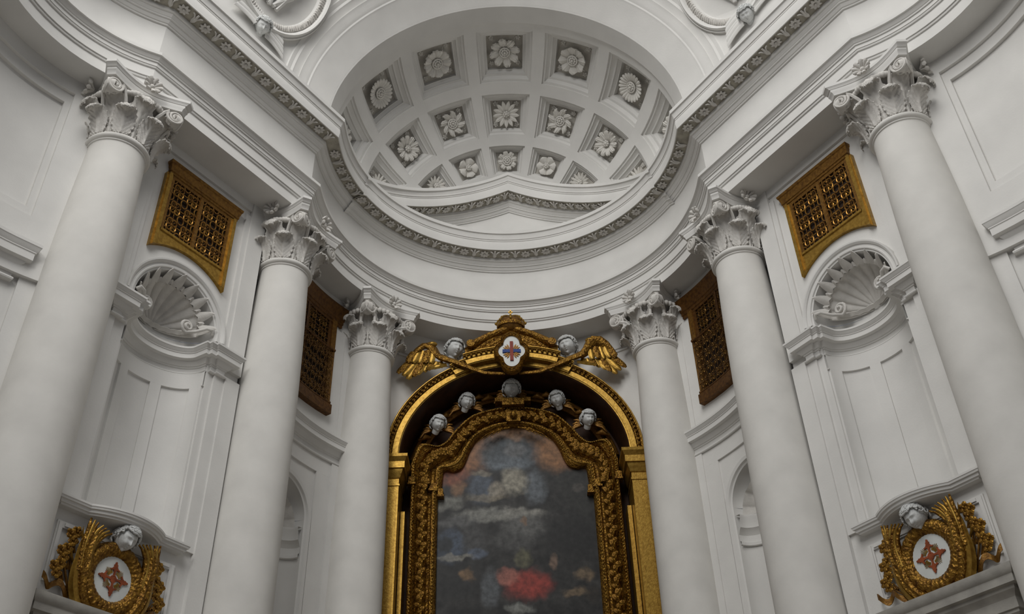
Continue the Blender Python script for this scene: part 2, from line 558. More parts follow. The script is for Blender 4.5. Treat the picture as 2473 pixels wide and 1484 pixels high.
# ------------------------------------------------------------------ cherub heads
def head_meshes():
    nu, nv = 48, 40

    def face(th, ph):
        # +Z up, -Y towards the viewer; th from +Z, ph from -Y
        x = math.sin(th) * math.sin(ph); y = -math.sin(th) * math.cos(ph); z = math.cos(th)
        def g(cx, cz, sx, sz):
            return math.exp(-((x - cx) / sx) ** 2 - ((z - cz) / sz) ** 2) * (1 if y < 0 else 0)
        d = .27 * g(0, -.20, .10, .13) + .11 * g(0, .04, .07, .2)               # nose
        d -= .17 * (g(.30, .05, .15, .10) + g(-.30, .05, .15, .10))             # eye sockets
        d += .10 * (g(.30, .03, .09, .055) + g(-.30, .03, .09, .055))           # eyes
        d += .10 * (g(.40, -.30, .2, .2) + g(-.40, -.30, .2, .2))               # cheeks
        d += .12 * g(0, -.47, .13, .045) + .11 * g(0, -.60, .11, .045) - .08 * g(0, -.535, .17, .022)
        d -= .07 * g(0, -.70, .2, .05)
        d += .14 * g(0, -.83, .17, .10)                                         # chin
        d += .09 * g(.28, .22, .2, .06) + .09 * g(-.28, .22, .2, .06)           # brows
        taper = 1 - .22 * max(0, -z) ** 1.5
        return Vector((x * .86 * taper, y * .98, z * 1.05)) + Vector((x, y, z)) * d
    mb = MB()
    mb.loft([[face(pi * i / nv, 2 * pi * j / nu) for j in range(nu)] for i in range(nv + 1)], cu=True)
    for s in (-1, 1):
        mb.ball((s * .86, .05, -.08), .2, nu=8, nv=6, sc=(.5, .8, 1.1))
    mb.tube([(0, .12, -.55), (0, .22, -1.0), (0, .40, -1.25)], lambda t: .50 - .05 * t, 12)
    head = mb.mesh('face', 80)
    hm = MB()
    rnd = random.Random(3)

    def edge(ph):
        # how far the hair comes down, as a polar angle
        c = math.cos(ph)
        return (.24 if c > .55 else .24 + (.55 - c) / .9 * .42 if c > -.35 else .68) * pi
    rows = []
    for i in range(13):
        row = []
        for j in range(36):
            ph = 2 * pi * j / 36
            t = edge(ph) * i / 12
            k = 1.06 if i < 12 else .93
            row.append((math.sin(t) * math.sin(ph) * .90 * k, -math.sin(t) * math.cos(ph) * k * .98, math.cos(t) * 1.06 * k))
        rows.append(row)
    hm.loft(rows, cu=True)
    for q in range(95):
        ph = rnd.uniform(0, 2 * pi) if q > 26 else rnd.uniform(-1.5, 1.5)
        lim = edge(ph) + .05
        t = lim * (math.sqrt(rnd.random()) if q > 26 else rnd.uniform(.78, 1.05))
        n = Vector((math.sin(t) * math.sin(ph) * .9, -math.sin(t) * math.cos(ph) * .98, math.cos(t) * 1.06))
        u = n.normalized()
        a = Matrix.Rotation(rnd.uniform(0, 6.28), 3, u) @ u.orthogonal().normalized()
        b = u.cross(a)
        sg = rnd.choice((-1, 1))
        sz = rnd.uniform(.8, 1.35)
        hm.tube([n * 1.10 + (a * math.cos(w) + b * sg * math.sin(w)) * (.23 - .028 * w) * sz + u * (.02 + .16 * w / 6) for w in [k * .8 for k in range(8)]], lambda f: .085 - .03 * f, 6)
    hair = hm.mesh('hair', 80)
    return head, hair


HEAD, HAIR = head_meshes()


def cherub(label, c, r, yaw=0, pitch=0, roll=0, m=None, group=None, base=None):
    M = Matrix.Translation(Vector(c)) @ (base or Matrix.Identity(4)) @ Matrix.Rotation(R(yaw), 4, 'Z') @ Matrix.Rotation(R(pitch), 4, 'X') @ Matrix.Rotation(R(roll), 4, 'Y') @ Matrix.Scale(r, 4)
    t = link('cherub_head', None, None, None, Matrix.Translation(Vector(c)))
    t.empty_display_size = .05
    tag(t, label, 'sculpture', group)
    link('face', HEAD, m or MARB, t, M)
    link('hair', HAIR, m or MARB, t, M)
    return t


# ------------------------------------------------------------------ columns
def leaf_mesh(h, w, R0, curl, name='acanthus_leaf'):
    pr = [(0, 0), (.006, .18), (.016, .36), (.030, .54), (.052, .70), (.085, .84), (.085 + curl * .5, .94), (.085 + curl, .97), (.085 + curl * 1.25, .90), (.085 + curl * 1.2, .82)]
    def P(t, v):
        k = t * (len(pr) - 1)
        i = min(int(k), len(pr) - 2)
        f = k - i
        o = pr[i][0] + (pr[i + 1][0] - pr[i][0]) * f
        z = h * (pr[i][1] + (pr[i + 1][1] - pr[i][1]) * f)
        ww = w * (0.72 + .38 * math.sin(pi * min(1, t * 1.15)) - .30 * max(0, t - .72) / .28)
        ww *= 1 + .06 * math.cos(2 * pi * (7 * t - 2.6))
        rib = .020 * (.5 + .5 * math.cos(2 * pi * (7 * t - 2.6 * abs(v)))) * min(1, abs(v) * 2.5) * (1 - .3 * t) + .030 * math.exp(-(v / .16) ** 2) * (1 - .6 * t)
        x = v * ww
        return (x, R0 + o + rib - x * x / (2 * R0) * 0.9 + .012, z - .02 * v * v * (t > .7))
    mb = MB()
    mb.sheet(P, 56, 16, .014)
    return mb.mesh(name, 75)


LEAF1 = leaf_mesh(.30, .112, .318, .07)
LEAF2 = leaf_mesh(.52, .118, .297, .085)
LEAFC = leaf_mesh(.40, .085, .33, .06, 'cauliculus')


def lathe(prof, n=48):
    return [[(r * math.cos(2 * pi * k / n), r * math.sin(2 * pi * k / n), z) for k in range(n)] for r, z in prof]


mb = MB()
mb.loft(lathe([(.40, -1.55), (.40, -1.2), (.37, -1.15), (.37, 0), (.368, 2), (.364, 4), (.358, 5.2), (.351, 6.3), (.340, 6.9), (.326, 7.35), (.313, 7.7), (.305, 7.92), (.306, 7.96), (.318, 7.965), (.318, 7.985)]), cu=True)
SHAFTM = mb.mesh('shaft', 30)
mb = MB()
mb.loft(lathe([(.315, 7.985), (.335, 7.99), (.346, 8.005), (.349, 8.02), (.346, 8.035), (.335, 8.05), (.31, 8.055)]), cu=True)
RINGM = mb.mesh('astragal', 50)
mb = MB()
mb.loft(lathe([(.300, 8.04), (.297, 8.2), (.305, 8.4), (.335, 8.55), (.375, 8.60), (.405, 8.615), (.415, 8.64), (.40, 8.665), (.36, 8.67), (.36, 8.72)]), cu=True)
BELLM = mb.mesh('bell', 40)
# abacus: four concave sides, cut corners; +X is a face
oc = []
for q in range(4):
    a0 = R(-45 + 90 * q)
    pa = Vector((math.cos(a0), math.sin(a0))) * .69
    tn = Vector((-math.sin(a0), math.cos(a0)))
    pts = [pa + tn * .055]
    a1 = a0 + pi / 2
    pb = Vector((math.cos(a1), math.sin(a1))) * .69 - Vector((-math.sin(a1), math.cos(a1))) * .055
    mid = Vector((math.cos(a0 + pi / 4), math.sin(a0 + pi / 4)))
    for k in range(13):
        f = k / 12
        oc.append(pa + tn * .055 + (pb - pa - tn * .055) * f - mid * .125 * math.sin(pi * f))
mb = MB()
rows = []
for s_, z in [(.60, 8.655), (.885, 8.66), (.90, 8.70), (.925, 8.72), (.925, 8.745), (.945, 8.75), (.97, 8.775), (1.0, 8.785), (1.0, 8.822)]:
    rows.append([(p.x * s_, p.y * s_, z) for p in oc])
mb.loft(rows, cu=True, caps=True)
ABAM = mb.mesh('abacus', 30)
# volute: spiral ribbon on a disc, in the XZ plane, facing +Y
mb = MB()
sp = []
for k in range(46):
    a = k / 45 * 2 * pi * 2.3
    rr = .095 * (1 - k / 45 * .86)
    sp.append((rr * math.cos(a + 2.5), .02, rr * math.sin(a + 2.5)))
stem = [(-.24, -.08, -.22), (-.21, -.05, -.15), (-.17, -.02, -.06), (-.12, .01, .02)]
mb.tube(stem + sp, lambda t: .022 if t < .12 else .0165, 6)
mb.prism([(.092 * math.cos(2 * pi * k / 20), .092 * math.sin(2 * pi * k / 20)) for k in range(20)], -.01, .05, frame((0, 0, 0), (1, 0, 0), (0, 0, 1), (0, -1, 0)))
VOLM = mb.mesh('volute', 50)
mb = MB()
mb.prism([(.10 * math.cos(2 * pi * k / 20), .10 * math.sin(2 * pi * k / 20)) for k in range(20)], -.01, .07, frame((0, 0, 0), (1, 0, 0), (0, 0, 1), (0, -1, 0)))
mb.tube([(.09 * math.cos(2 * pi * k / 20), .012, .09 * math.sin(2 * pi * k / 20)) for k in range(21)], .016, 6)
for k in range(8):
    a = 2 * pi * k / 8
    mb.ball((.048 * math.cos(a), .015, .048 * math.sin(a)), .026, sc=(1, .8, 1), nu=6, nv=4)
mb.ball((0, .025, 0), .022)
mb.tube([(-.20, -.06, -.16), (-.15, -.03, -.09), (-.07, .0, -.06)], lambda t: .03, 6)
VOLF = mb.mesh('volute', 50)
# fleuron facing +X
mb = MB()
for k in range(9):
    a = 2 * pi * k / 9
    mb.tube([(.02 + .065 * math.sin(pi * .62 * f) + .012 * f, (.012 + .115 * f - .02 * f ** 4) * math.cos(a), (.012 + .115 * f - .02 * f ** 4) * math.sin(a)) for f in [q / 9 for q in range(10)]], lambda t: (.013 + .016 * t) * (1 if t < .85 else math.sqrt(max(.02, 1 - ((t - .85) / .16) ** 2))), 8)
mb.ball((.06, 0, 0), .03)
FLEU = mb.mesh('fleuron', 60)
mb = MB()
gl = []
for k in range(61):
    a = R(-34 + 68 * k / 60)
    gl.append((.43 * math.cos(a), .43 * math.sin(a), 8.57 + .03 * math.cos(a * 2.4)))
mb.tube(gl, lambda t: .030 + .007 * abs(math.sin(t * 44)) + .004 * math.cos(t * 23), 9)
GARL = mb.mesh('garland', 70)
mb = MB()
for k in range(9):
    a = R(-32 + 64 * k / 8)
    mb.ball((.43 * math.cos(a), .43 * math.sin(a), 8.60), .042, sc=(1, .8, 1))
GARB = mb.mesh('garland', 70)
mb = MB()
for dy in (-.085, .085):
    mb.tube([(.44, dy, 8.62), (.425, dy * 1.05, 8.50), (.41, dy * 1.15, 8.38)], lambda t: .018 + .006 * t, 6)
    mb.ball((.42, dy * 1.15, 8.36), .035, sc=(1, 1.3, .7))
RIBB = mb.mesh('hanging_ribbon', 60)


def column(cx, cy, faceang, kind, label):
    t = thing('column', label, 'column', (cx, cy, -1.55), 'white Corinthian columns')
    B = Matrix.Translation((cx, cy, 0))
    M = B @ rotz(R(faceang))
    link('shaft', SHAFTM, SHAFT, t, B)
    link('astragal', RINGM, SHAFT, t, B)
    bell = link('capital', BELLM, CARV, t, B)
    link('abacus', ABAM, STUC, bell, M)
    for q in range(4):
        link('fleuron', FLEU, CARV, bell, M @ rotz(q * pi / 2) @ Matrix.Translation((.43, 0, 8.75)))
        link('garland', GARB if kind == 'round' else GARL, CARV, bell, M @ rotz(q * pi / 2))
        for s in (-1, 1):
            D = M @ rotz(pi / 4 + q * pi / 2) @ Matrix.Translation((.545, 0, 8.56))
            if s > 0:
                link('volute', VOLF if kind == 'round' else VOLM, CARV, bell, D @ Matrix.Translation((0, .035, 0)) @ rotz(R(-38)))
            else:
                link('volute', VOLFm if kind == 'round' else VOLMm, CARV, bell, D @ Matrix.Translation((0, -.035, 0)) @ rotz(R(38)))
    for q in range(8):
        A = B @ rotz(R(faceang + 45 * q - 90))
        link('acanthus_leaf', LEAF2, CARV, bell, A @ Matrix.Translation((0, 0, 8.05)))
        A = B @ rotz(R(faceang + 22.5 + 45 * q - 90))
        link('acanthus_leaf', LEAF1, CARV, bell, A @ Matrix.Translation((0, 0, 8.05)))
    if kind == 'round':
        for q in range(4):
            link('hanging_ribbon', RIBB, CARV, bell, M @ rotz(pi / 4 + q * pi / 2) @ Matrix.Translation((.02, 0, 0)))
    return t


def mirror_y(me):
    c = me.copy()
    for v in c.vertices:
        v.co.y = -v.co.y
    c.flip_normals()
    return c


VOLMm, VOLFm = mirror_y(VOLM), mirror_y(VOLF)
for sx, fa1, fa2, fa3, sd, other in ((-1, -45, -17, -45, 'left', 'right'), (1, 225, 197, 225, 'right', 'left')):
    column(sx * C1.x, C1.y, fa1, 'scroll', 'tall white column at the far %s edge, outside the gilded %s window' % (sd, sd))
    column(sx * C2.x, C2.y, fa2, 'scroll', 'tall white column between the %s shell niche and the dark balcony grille' % sd)
    column(sx * C3.x, C3.y, fa3, 'round', 'white column standing directly %s of the gilded altar, flowers on its capital scrolls' % sd)

# ------------------------------------------------------------------ cornice underside flowers
mb = MB()
for k in range(8):
    a = 2 * pi * k / 8
    d = Vector((math.cos(a), math.sin(a), 0)); e = Vector((-d.y, d.x, 0))
    def P(t, v, d=d, e=e):
        q = d * (.015 + .062 * t) + e * v * .020 * math.sin(pi * (.15 + .75 * t))
        return (q.x, q.y, .012 + .018 * math.sin(pi * t * .8) - .006 * v * v)
    mb.sheet(P, 3, 2, .008)
mb.ball((0, 0, .02), .016, nu=6, nv=4)
SFL = mb.mesh('soffit_flower', 60)
mb = MB()
for s in (-1, 1):
    mb.tube([(0, -.075, .004), (s * .018, -.03, .02), (s * .02, .02, .022), (s * .045, .055, .018), (s * .07, .06, .008)], lambda t: .013 - .004 * t, 5)
mb.tube([(0, -.07, .004), (0, 0, .028), (0, .075, .006)], lambda t: .012 + .008 * math.sin(pi * t), 5)
SLF = mb.mesh('soffit_leaf', 60)


def soffit_run(pts, parent, zfun, step=.325):
    """pts polyline at the middle of the soffit"""
    ds = [0]
    for i in range(1, len(pts)):
        ds.append(ds[-1] + (Vector(pts[i]) - Vector(pts[i - 1])).length)
    n = max(2, int(round(ds[-1] / step)))
    for k in range(2 * n):
        d = ds[-1] * (k + .5) / (2 * n)
        i = max(j for j in range(len(ds)) if ds[j] <= d)
        i = min(i, len(pts) - 2)
        a, b = Vector(pts[i]), Vector(pts[i + 1])
        c = a + (b - a) * ((d - ds[i]) / max(1e-6, ds[i + 1] - ds[i]))
        X = (b - a).normalized()
        Zd = Vector((0, 0, -1)); Zd = (Zd - X * Zd.dot(X)).normalized()
        Yv = Zd.cross(X)
        link('soffit_flower' if k % 2 == 0 else 'soffit_leaf', SFL if k % 2 == 0 else SLF, CARV, parent, frame(c + Vector((0, 0, 0)), X, Yv, Zd))


SOF = offset_path(ENT, .2225)
nL, nA = len(left), len(apse)
z0 = 10.160
def strip_soffit(path, parent, lo=.139, hi=.307):
    mb = MB()
    for a, b in ((lo, hi),):
        r0_ = offset_path(path, a); r1_ = offset_path(path, b)
        mb.loft([[(q.x, q.y, 10.147 + (path[i][2] if len(path[i]) > 2 else 0)) for i, q in enumerate(r0_)], [(q.x, q.y, 10.174 + (path[i][2] if len(path[i]) > 2 else 0)) for i, q in enumerate(r1_)]])
    obj('soffit_band', mb, BROWNST, parent)


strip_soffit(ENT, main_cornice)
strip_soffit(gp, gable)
pl = [(q.x, q.y, z0) for q in SOF]
soffit_run(pl[12:nL], main_cornice, None)
soffit_run([pl[nL - 1], pl[nL]], main_cornice, None)
soffit_run(pl[nL + 1:nL + nA - 1], main_cornice, None)
soffit_run([pl[nL + nA - 1], pl[nL + nA]], main_cornice, None)
soffit_run(pl[nL + nA:nL + nA + 13], main_cornice, None)
GS = [(q.x, q.y, z0 + gp[i][2]) for i, q in enumerate(offset_path(gp, .2225))]
soffit_run(GS[:49], gable, None)
soffit_run(GS[48:], gable, None)

# ------------------------------------------------------------------ walls
def arched_wall(F, s0, s1, z0, z1, sc, r, zs, zsill, nr=5, unit=1.0):
    """wall surface F(s, p, z) at p=0 with a round headed opening; r in metres, unit = metres per s"""
    ru = r / unit
    mb = MB()
    def patch(a, b, c, d, n=6):
        mb.loft([[F(a + (b - a) * i / n, 0, c + (d - c) * j / 4) for i in range(n + 1)] for j in range(5)])
    patch(s0, sc - ru, z0, zs); patch(sc + ru, s1, z0, zs)
    patch(sc - ru, sc + ru, z0, zsill)
    angs = sorted(set([k * 7.5 for k in range(25)] + [math.degrees(math.atan2(z1 - zs, (s1 - sc) * unit)), math.degrees(math.atan2(z1 - zs, (s0 - sc) * unit))]))
    rows = []
    for a in angs:
        c, s_ = math.cos(R(a)), math.sin(R(a))
        k = 1e9
        if c > 1e-6: k = min(k, (s1 - sc) * unit / c)
        if c < -1e-6: k = min(k, (s0 - sc) * unit / c)
        if s_ > 1e-6: k = min(k, (z1 - zs) / s_)
        rows.append([F(sc + (r + (k - r) * q / nr) * c / unit, 0, zs + (r + (k - r) * q / nr) * s_) for q in range(nr + 1)])
    mb.loft(rows)
    return mb


def niche(F, sc, r, zs, zsill, depth, unit=1.0, lead=0.0):
    mb = MB()
    def pl_(a):
        return (sc + r * math.cos(R(a)) / unit, -depth * math.sin(R(a)) ** 0.9)
    A = [k * 6 for k in range(31)]
    mb.loft([[F(pl_(a)[0], pl_(a)[1], z) for a in A] for z in (zsill, (zsill + zs) / 2, zs)])
    rows = []
    for k in range(13):
        g = R(90 * k / 12)
        rows.append([F(sc + r * math.sin(g) * math.cos(R(a)) / unit, -depth * math.cos(g), zs + r * math.sin(g) * math.sin(R(a))) for a in A])
    mb.loft(rows)
    mb.loft([[F(pl_(a)[0], pl_(a)[1], zsill) for a in A], [F(sc + r * math.cos(R(a)) / unit, 0, zsill) for a in A]])
    return mb


def hmould(F, path, prof, mir):
    """path: (s, p) on a wall map; profile (projection, z) built straight in plan"""
    w = [F(s, p, 0)[:2] for s, p in path]
    mb = MB()
    sweep(mb, [(x, y) for x, y in w], prof)
    return mb


IMPOST0 = [(-.05, 6.17), (.022, 6.175), (.028, 6.19), (.022, 6.205), (.006, 6.21), (.006, 6.295), (.018, 6.30), (.022, 6.32), (.034, 6.325), (.05, 6.36), (.07, 6.385), (.075, 6.40), (.118, 6.41), (.118, 6.495), (.126, 6.50), (.126, 6.512), (.135, 6.525), (.152, 6.565), (.158, 6.57), (.158, 6.605), (-.05, 6.61)]
def impost(zb, zt):
    return [(p, zb + (z - 6.17) * (zt - zb) / .435) for p, z in IMPOST0]


BC, BR_, ZS, ZSILL, BD = 1.215, .555, 6.60, 4.10, .43


def wb(s, p, z):            # bay wall map, p from the wall face
    return bay(s, WP + p, z)


def wa(s, p, z):
    return aps(s, p, z)


LATT = MB()                 # one gilt iron rosette of the window lattice, in XZ, 0.2 wide
def ringp(cx, cz, r, a0=0, a1=360, n=14):
    return [(cx + r * math.cos(R(a0 + (a1 - a0) * k / n)), 0, cz + r * math.sin(R(a0 + (a1 - a0) * k / n))) for k in range(n + 1)]
for k in range(4):
    a = 45 + 90 * k
    LATT.tube(ringp(.042 * math.cos(R(a)), .042 * math.sin(R(a)), .036, a - 130, a + 130, 9), .0105, 5)
    LATT.tube([(0, 0, 0), (.10 * math.cos(R(90 * k)), 0, .10 * math.sin(R(90 * k)))], .0065, 4)
    LATT.tube([(0, 0, 0), (.06 * math.cos(R(a)), 0, .06 * math.sin(R(a)))], .0055, 4)
    LATT.tube(ringp(.10 * (1 if k in (0, 3) else -1), .10 * (1 if k < 2 else -1), .045, 180 + 90 * k - 15, 270 + 90 * k + 15, 7), .0095, 4)
LATT.ball((0, .004, 0), .014, nu=6, nv=4)
LATTM = LATT.mesh('lattice_rosette', 70)
LATTD = LATTM.copy()
SCR = MB()                  # wrought scroll unit of the balcony front
for s in (-1, 1):
    for t in (-1, 1):
        pts = []
        for k in range(15):
            a = k / 14 * 2 * pi * 1.2
            rr = .040 * (1 - .055 * k)
            pts.append((s * (.052 + rr * math.cos(a + pi)), 0, t * (.048 + rr * math.sin(a + pi))))
        SCR.tube(pts, .0062, 4)
    SCR.tube([(s * .10, 0, -.10), (s * .03, 0, 0), (s * .10, 0, .10)], .0055, 4)
SCR.tube([(0, 0, -.10), (0, 0, .10)], .006, 4)
SCR.ball((0, .008, 0), .017, nu=6, nv=4)
SCRM = SCR.mesh('scroll_unit', 70)


def arc_pts(F, sc, r, zs, p, a0, a1, n, unit=1.0):
    return [F(sc + r * math.cos(R(a0 + (a1 - a0) * k / n)) / unit, p, zs + r * math.sin(R(a0 + (a1 - a0) * k / n))) for k in range(n + 1)]


FL_ = MB()
for k in range(5):
    a = 2 * pi * k / 5
    d_ = Vector((math.cos(a), math.sin(a), 0)); e_ = Vector((-d_.y, d_.x, 0))
    def P(t, v):
        q = d_ * (.004 + .040 * t) + e_ * v * .021 * math.sin(pi * (.12 + .72 * t))
        return (q.x, q.y, .006 + .020 * t - .012 * t ** 3 - .008 * v * v)
    FL_.sheet(P, 5, 4, .006)
FL_.ball((0, 0, .012), .011, nu=8, nv=5)
FLOW = FL_.mesh('blossom', 70)


def bay_side(mir):
    sd = 'left' if mir else 'right'
    def ob(name, mb, m, parent=None, sharp=30):
        return obj(name, mb, m, parent, None, sharp, mir)
    # wall with niche
    wall = struct(ob('wall_' + sd, arched_wall(wb, -.15, 2.205, -1.6, 8.84, BC, BR_, ZS, ZSILL), STUC), 'white plaster bay wall between the two %s columns' % sd)
    m_ = MB()
    m_.loft([[wb(2.205, .0, z), wb(2.205, -.32, z), wb(2.75, -.32, z)] for z in (-1.6, 8.84)])
    ob('column_slot', m_, STUC, wall)
    ob('niche_recess', niche(wb, BC, BR_, ZS, ZSILL, BD), STUC, wall)
    # raised borders round the sunken upper panel and strips on the lower wall
    for (a, b, c, d, h) in ((-.1, .50, 6.3, 8.82, .05), (1.97, 2.205, 6.3, 8.82, .05), (.50, .56, 6.3, 8.62, .028), (1.90, 1.97, 6.3, 8.62, .028), (.50, 1.97, 8.70, 8.82, .035),
                            (-.1, .44, 2.5, 6.2, .05), (2.0, 2.205, 2.5, 6.2, .05), (.44, .52, 4.1, 6.2, .028), (1.86, 2.0, 4.1, 6.2, .028)):
        m_ = MB(); m_.box(a, b, 0, h, c, d, F=wb)
        ob('panel_border', m_, STUC, wall)
    # sunken panels inside the niche (raised stiles)
    for (a, b) in ((2, 22), (60, 74), (106, 120), (158, 178)):
        m_ = MB()
        A = [a + (b - a) * k / 4 for k in range(5)]
        f = lambda t, q, z: wb(BC + (BR_ - q) * math.cos(R(t)), -(BD - q) * math.sin(R(t)) ** .9, z)
        m_.loft([[f(t, .024, z) for t in A] for z in (ZSILL, 6.0)])
        for e in (a, b):
            m_.loft([[f(e, .0, z), f(e, .024, z)] for z in (ZSILL, 6.0)])
        ob('niche_stile', m_, STUC, wall)
    m_ = MB()
    A = [k * 6 for k in range(31)]
    f = lambda t, q, z: wb(BC + (BR_ - q) * math.cos(R(t)), -(BD - q) * math.sin(R(t)) ** .9, z)
    m_.loft([[f(t, q, z) for t in A] for q, z in ((0, 5.97), (.024, 5.975), (.024, 6.17))])
    ob('niche_rail', m_, STUC, wall)
    # impost cornice, running from column to column and round the niche
    path = [(.463, -.06), (.463, .045), (.56, .045), (.56, .015), (.625, .015), (.625, -.03), (.668, -.03)]
    inner = [(BC + (BR_ - .0) * math.cos(R(180 - a)), -BD * math.sin(R(a)) ** .9) for a in range(12, 169, 6)]
    path += inner + [(2 * BC - s, p) for s, p in path[::-1]]
    path = [(s, p) for s, p in path]
    w2 = [wb(s, p, 0)[:2] for s, p in path]
    m_ = MB(); sweep(m_, w2, [(-q, z) for q, z in impost(6.16, 6.45)])
    tr = ob('trim_%d' % (6 if mir else 7), m_, STUC, None, 25)
    struct(tr, 'white impost cornice bending into the %s shell niche' % sd)
    # archivolt
    m_ = MB()
    pr = [(.555, -.06), (.555, .012), (.575, .015), (.58, .03), (.595, .034), (.60, .028), (.63, .03), (.635, .045), (.655, .06), (.672, .062), (.674, .0)]
    m_.loft([arc_pts(wb, BC, r, ZS, p, -2, 182, 40) for r, p in pr])
    ob('archivolt', m_, STUC, wall, 25)
    # shell
    sh = thing('scallop_shell', 'white scallop shell with spiky leaves in the %s wall niche' % sd, 'shell', sidem(Matrix.Translation(wb(BC, 0, ZS)), mir).translation, 'shells in the wall niches')
    m_ = MB()
    NT, NR = 96, 14
    def sp_(th, q, out=0.0):
        g = R(6 + 66 * q)
        fl = abs(math.sin(th * 10.5)) ** .7
        k = (1 - .14 * q * fl - .01) if out == 0 else 1 - out
        rr = .475 * math.sin(g) * (1 - .05 * (q > .97) * (1 - fl))
        return wb(BC + rr * math.cos(th) * (1 - .0), -.02 - (BD - .03) * math.cos(g) * k + .02 * q, ZS + .03 + rr * math.sin(th) - .03 * fl * q)
    m_.loft([[sp_(pi * i / NT, j / NR) for i in range(NT + 1)] for j in range(NR + 1)])
    rim = [[sp_(pi * i / NT, 1.0) for i in range(NT + 1)], [sp_(pi * i / NT, 1.0, .0) for i in range(NT + 1)]]
    rim[1] = [tuple(Vector(p) + Vector((NI.x, NI.y, 0)) * -.03) for p in rim[1]]
    m_.loft(rim)
    ob('shell', m_, CARV, sh, 60)
    for k in range(17):
        big = k % 2 == 0
        th = R(10 + 160 * k / 16)
        ln = .19 if big else .085
        wd_ = .074 if big else .036
        def P(t, v, th=th, ln=ln, wd_=wd_, big=big):
            r = .425 + ln * t * .62
            w = wd_ * (1 - t) ** .8 * (1 + .5 * t)
            p = -.145 + (.20 if big else .08) * t + .05 * (1 - abs(v)) * (1 - t)
            ct, st = math.cos(th), math.sin(th)
            return wb(BC + r * ct - w * v * st * .9, p, ZS + .03 + r * st + w * v * ct * .9)
        m_ = MB(); m_.sheet(P, 8, 4, .012)
        ob('leaf', m_, CARV, sh, 60)
    for s in (-1, 1):
        m_ = MB()
        pts = [wb(BC + s * .53, .0, ZS + .05), wb(BC + s * .50, .03, ZS + .085), wb(BC + s * .44, .01, ZS + .08), wb(BC + s * .36, -.08, ZS + .03)]
        for k in range(22):
            a = k / 21 * 2 * pi * 1.6
            rr = .082 * (1 - k / 26)
            pts.append(wb(BC + s * (.29 - rr * math.sin(a)), -.16 + .03 * k / 21, ZS + .10 - rr * math.cos(a)))
        m_.tube(pts, .019, 7)
        ob('scroll', m_, CARV, sh, 60)
    m_ = MB()
    def U(t, v):
        a = R(25 + 130 * t)
        return wb(BC + .40 * math.cos(a), -.38 * math.sin(a) + .02 * v, ZS + .03 + .035 * (1 + v) * .5 + .012 * abs(math.sin(a * 12)))
    m_.sheet(U, 40, 4, .02)
    ob('hinge', m_, CARV, sh, 60)

    # gilded window with iron lattice
    W0, W1, Z0, Z1 = .67, 1.75, 7.10, 8.6
    gw = thing('gilded_window', 'gilded window with iron lattice high above the %s shell niche' % sd, 'window', sidem(Matrix.Translation(wb(1.25, 0, 7.3)), mir).translation, 'gilded lattice windows over the shell niches')
    m_ = MB(); m_.box(W0 + .06, W1 - .06, .004, .012, 7.45, 8.40, F=wb)
    ob('dark_opening', m_, VOID, gw)
    for a, b in ((W0, W0 + .085), (W1 - .085, W1)):
        m_ = MB()
        zb = lambda s: ZS + math.sqrt(max(0, .845 ** 2 - (s - BC) ** 2)) + .0
        n = 4
        for (x0, x1, h) in ((a, b, .05), (a + .022, b - .022, .075)):
            z_0 = [zb(x0 + (x1 - x0) * k / n) for k in range(n + 1)]
            rows = [[wb(x0 + (x1 - x0) * k / n, 0, z_0[k]) for k in range(n + 1)], [wb(x0 + (x1 - x0) * k / n, h, z_0[k]) for k in range(n + 1)], [wb(x0 + (x1 - x0) * k / n, h, 8.36) for k in range(n + 1)]]
            m_.loft(rows)
            for e in (0, n):
                x = x0 if e == 0 else x1
                m_.loft([[wb(x, 0, z_0[e]), wb(x, h, z_0[e])], [wb(x, 0, 8.36), wb(x, h, 8.36)]])
        ob('jamb', m_, GOLD, gw)
    m_ = MB()
    n = 28
    bot = [(W0 + .085 + (W1 - W0 - .17) * k / n) for k in range(n + 1)]
    m_.loft([[wb(s, .0, ZS + math.sqrt(.845 ** 2 - (s - BC) ** 2)) for s in bot], [wb(s, .045, ZS + math.sqrt(.845 ** 2 - (s - BC) ** 2)) for s in bot], [wb(s, .045, 7.52) for s in bot], [wb(s, .060, 7.525) for s in bot], [wb(s, .060, 7.555) for s in bot], [wb(s, .02, 7.56) for s in bot]])
    ob('spandrel_panel', m_, GOLD, gw)
    m_ = MB()
    lint = [(.02, 8.335), (.035, 8.335), (.035, 8.375), (.045, 8.38), (.045, 8.41), (.055, 8.415), (.055, 8.45), (.065, 8.48), (.07, 8.51), (.08, 8.52), (.085, 8.555), (0, 8.56)]
    lp = [(W0 + .09, -.05), (W0 + .09, 0), (W1 - .03, 0), (W1 - .03, -.05)]
    sweep(m_, [wb(s, p, 0)[:2] for s, p in lp], [(-q, z) for q, z in lint])
    ob('lintel', m_, GOLDD, gw, 25)
    m_ = MB(); m_.box(1.188, 1.232, .01, .055, 7.55, 8.34, F=wb)
    ob('mullion', m_, GOLDD, gw)
    for a, b, c, d in ((W0 + .085, W0 + .115, 7.55, 8.34), (W1 - .115, W1 - .085, 7.55, 8.34)):
        m_ = MB(); m_.box(a, b, .01, .05, c, d, F=wb)
        ob('inner_frame', m_, GOLDD, gw)
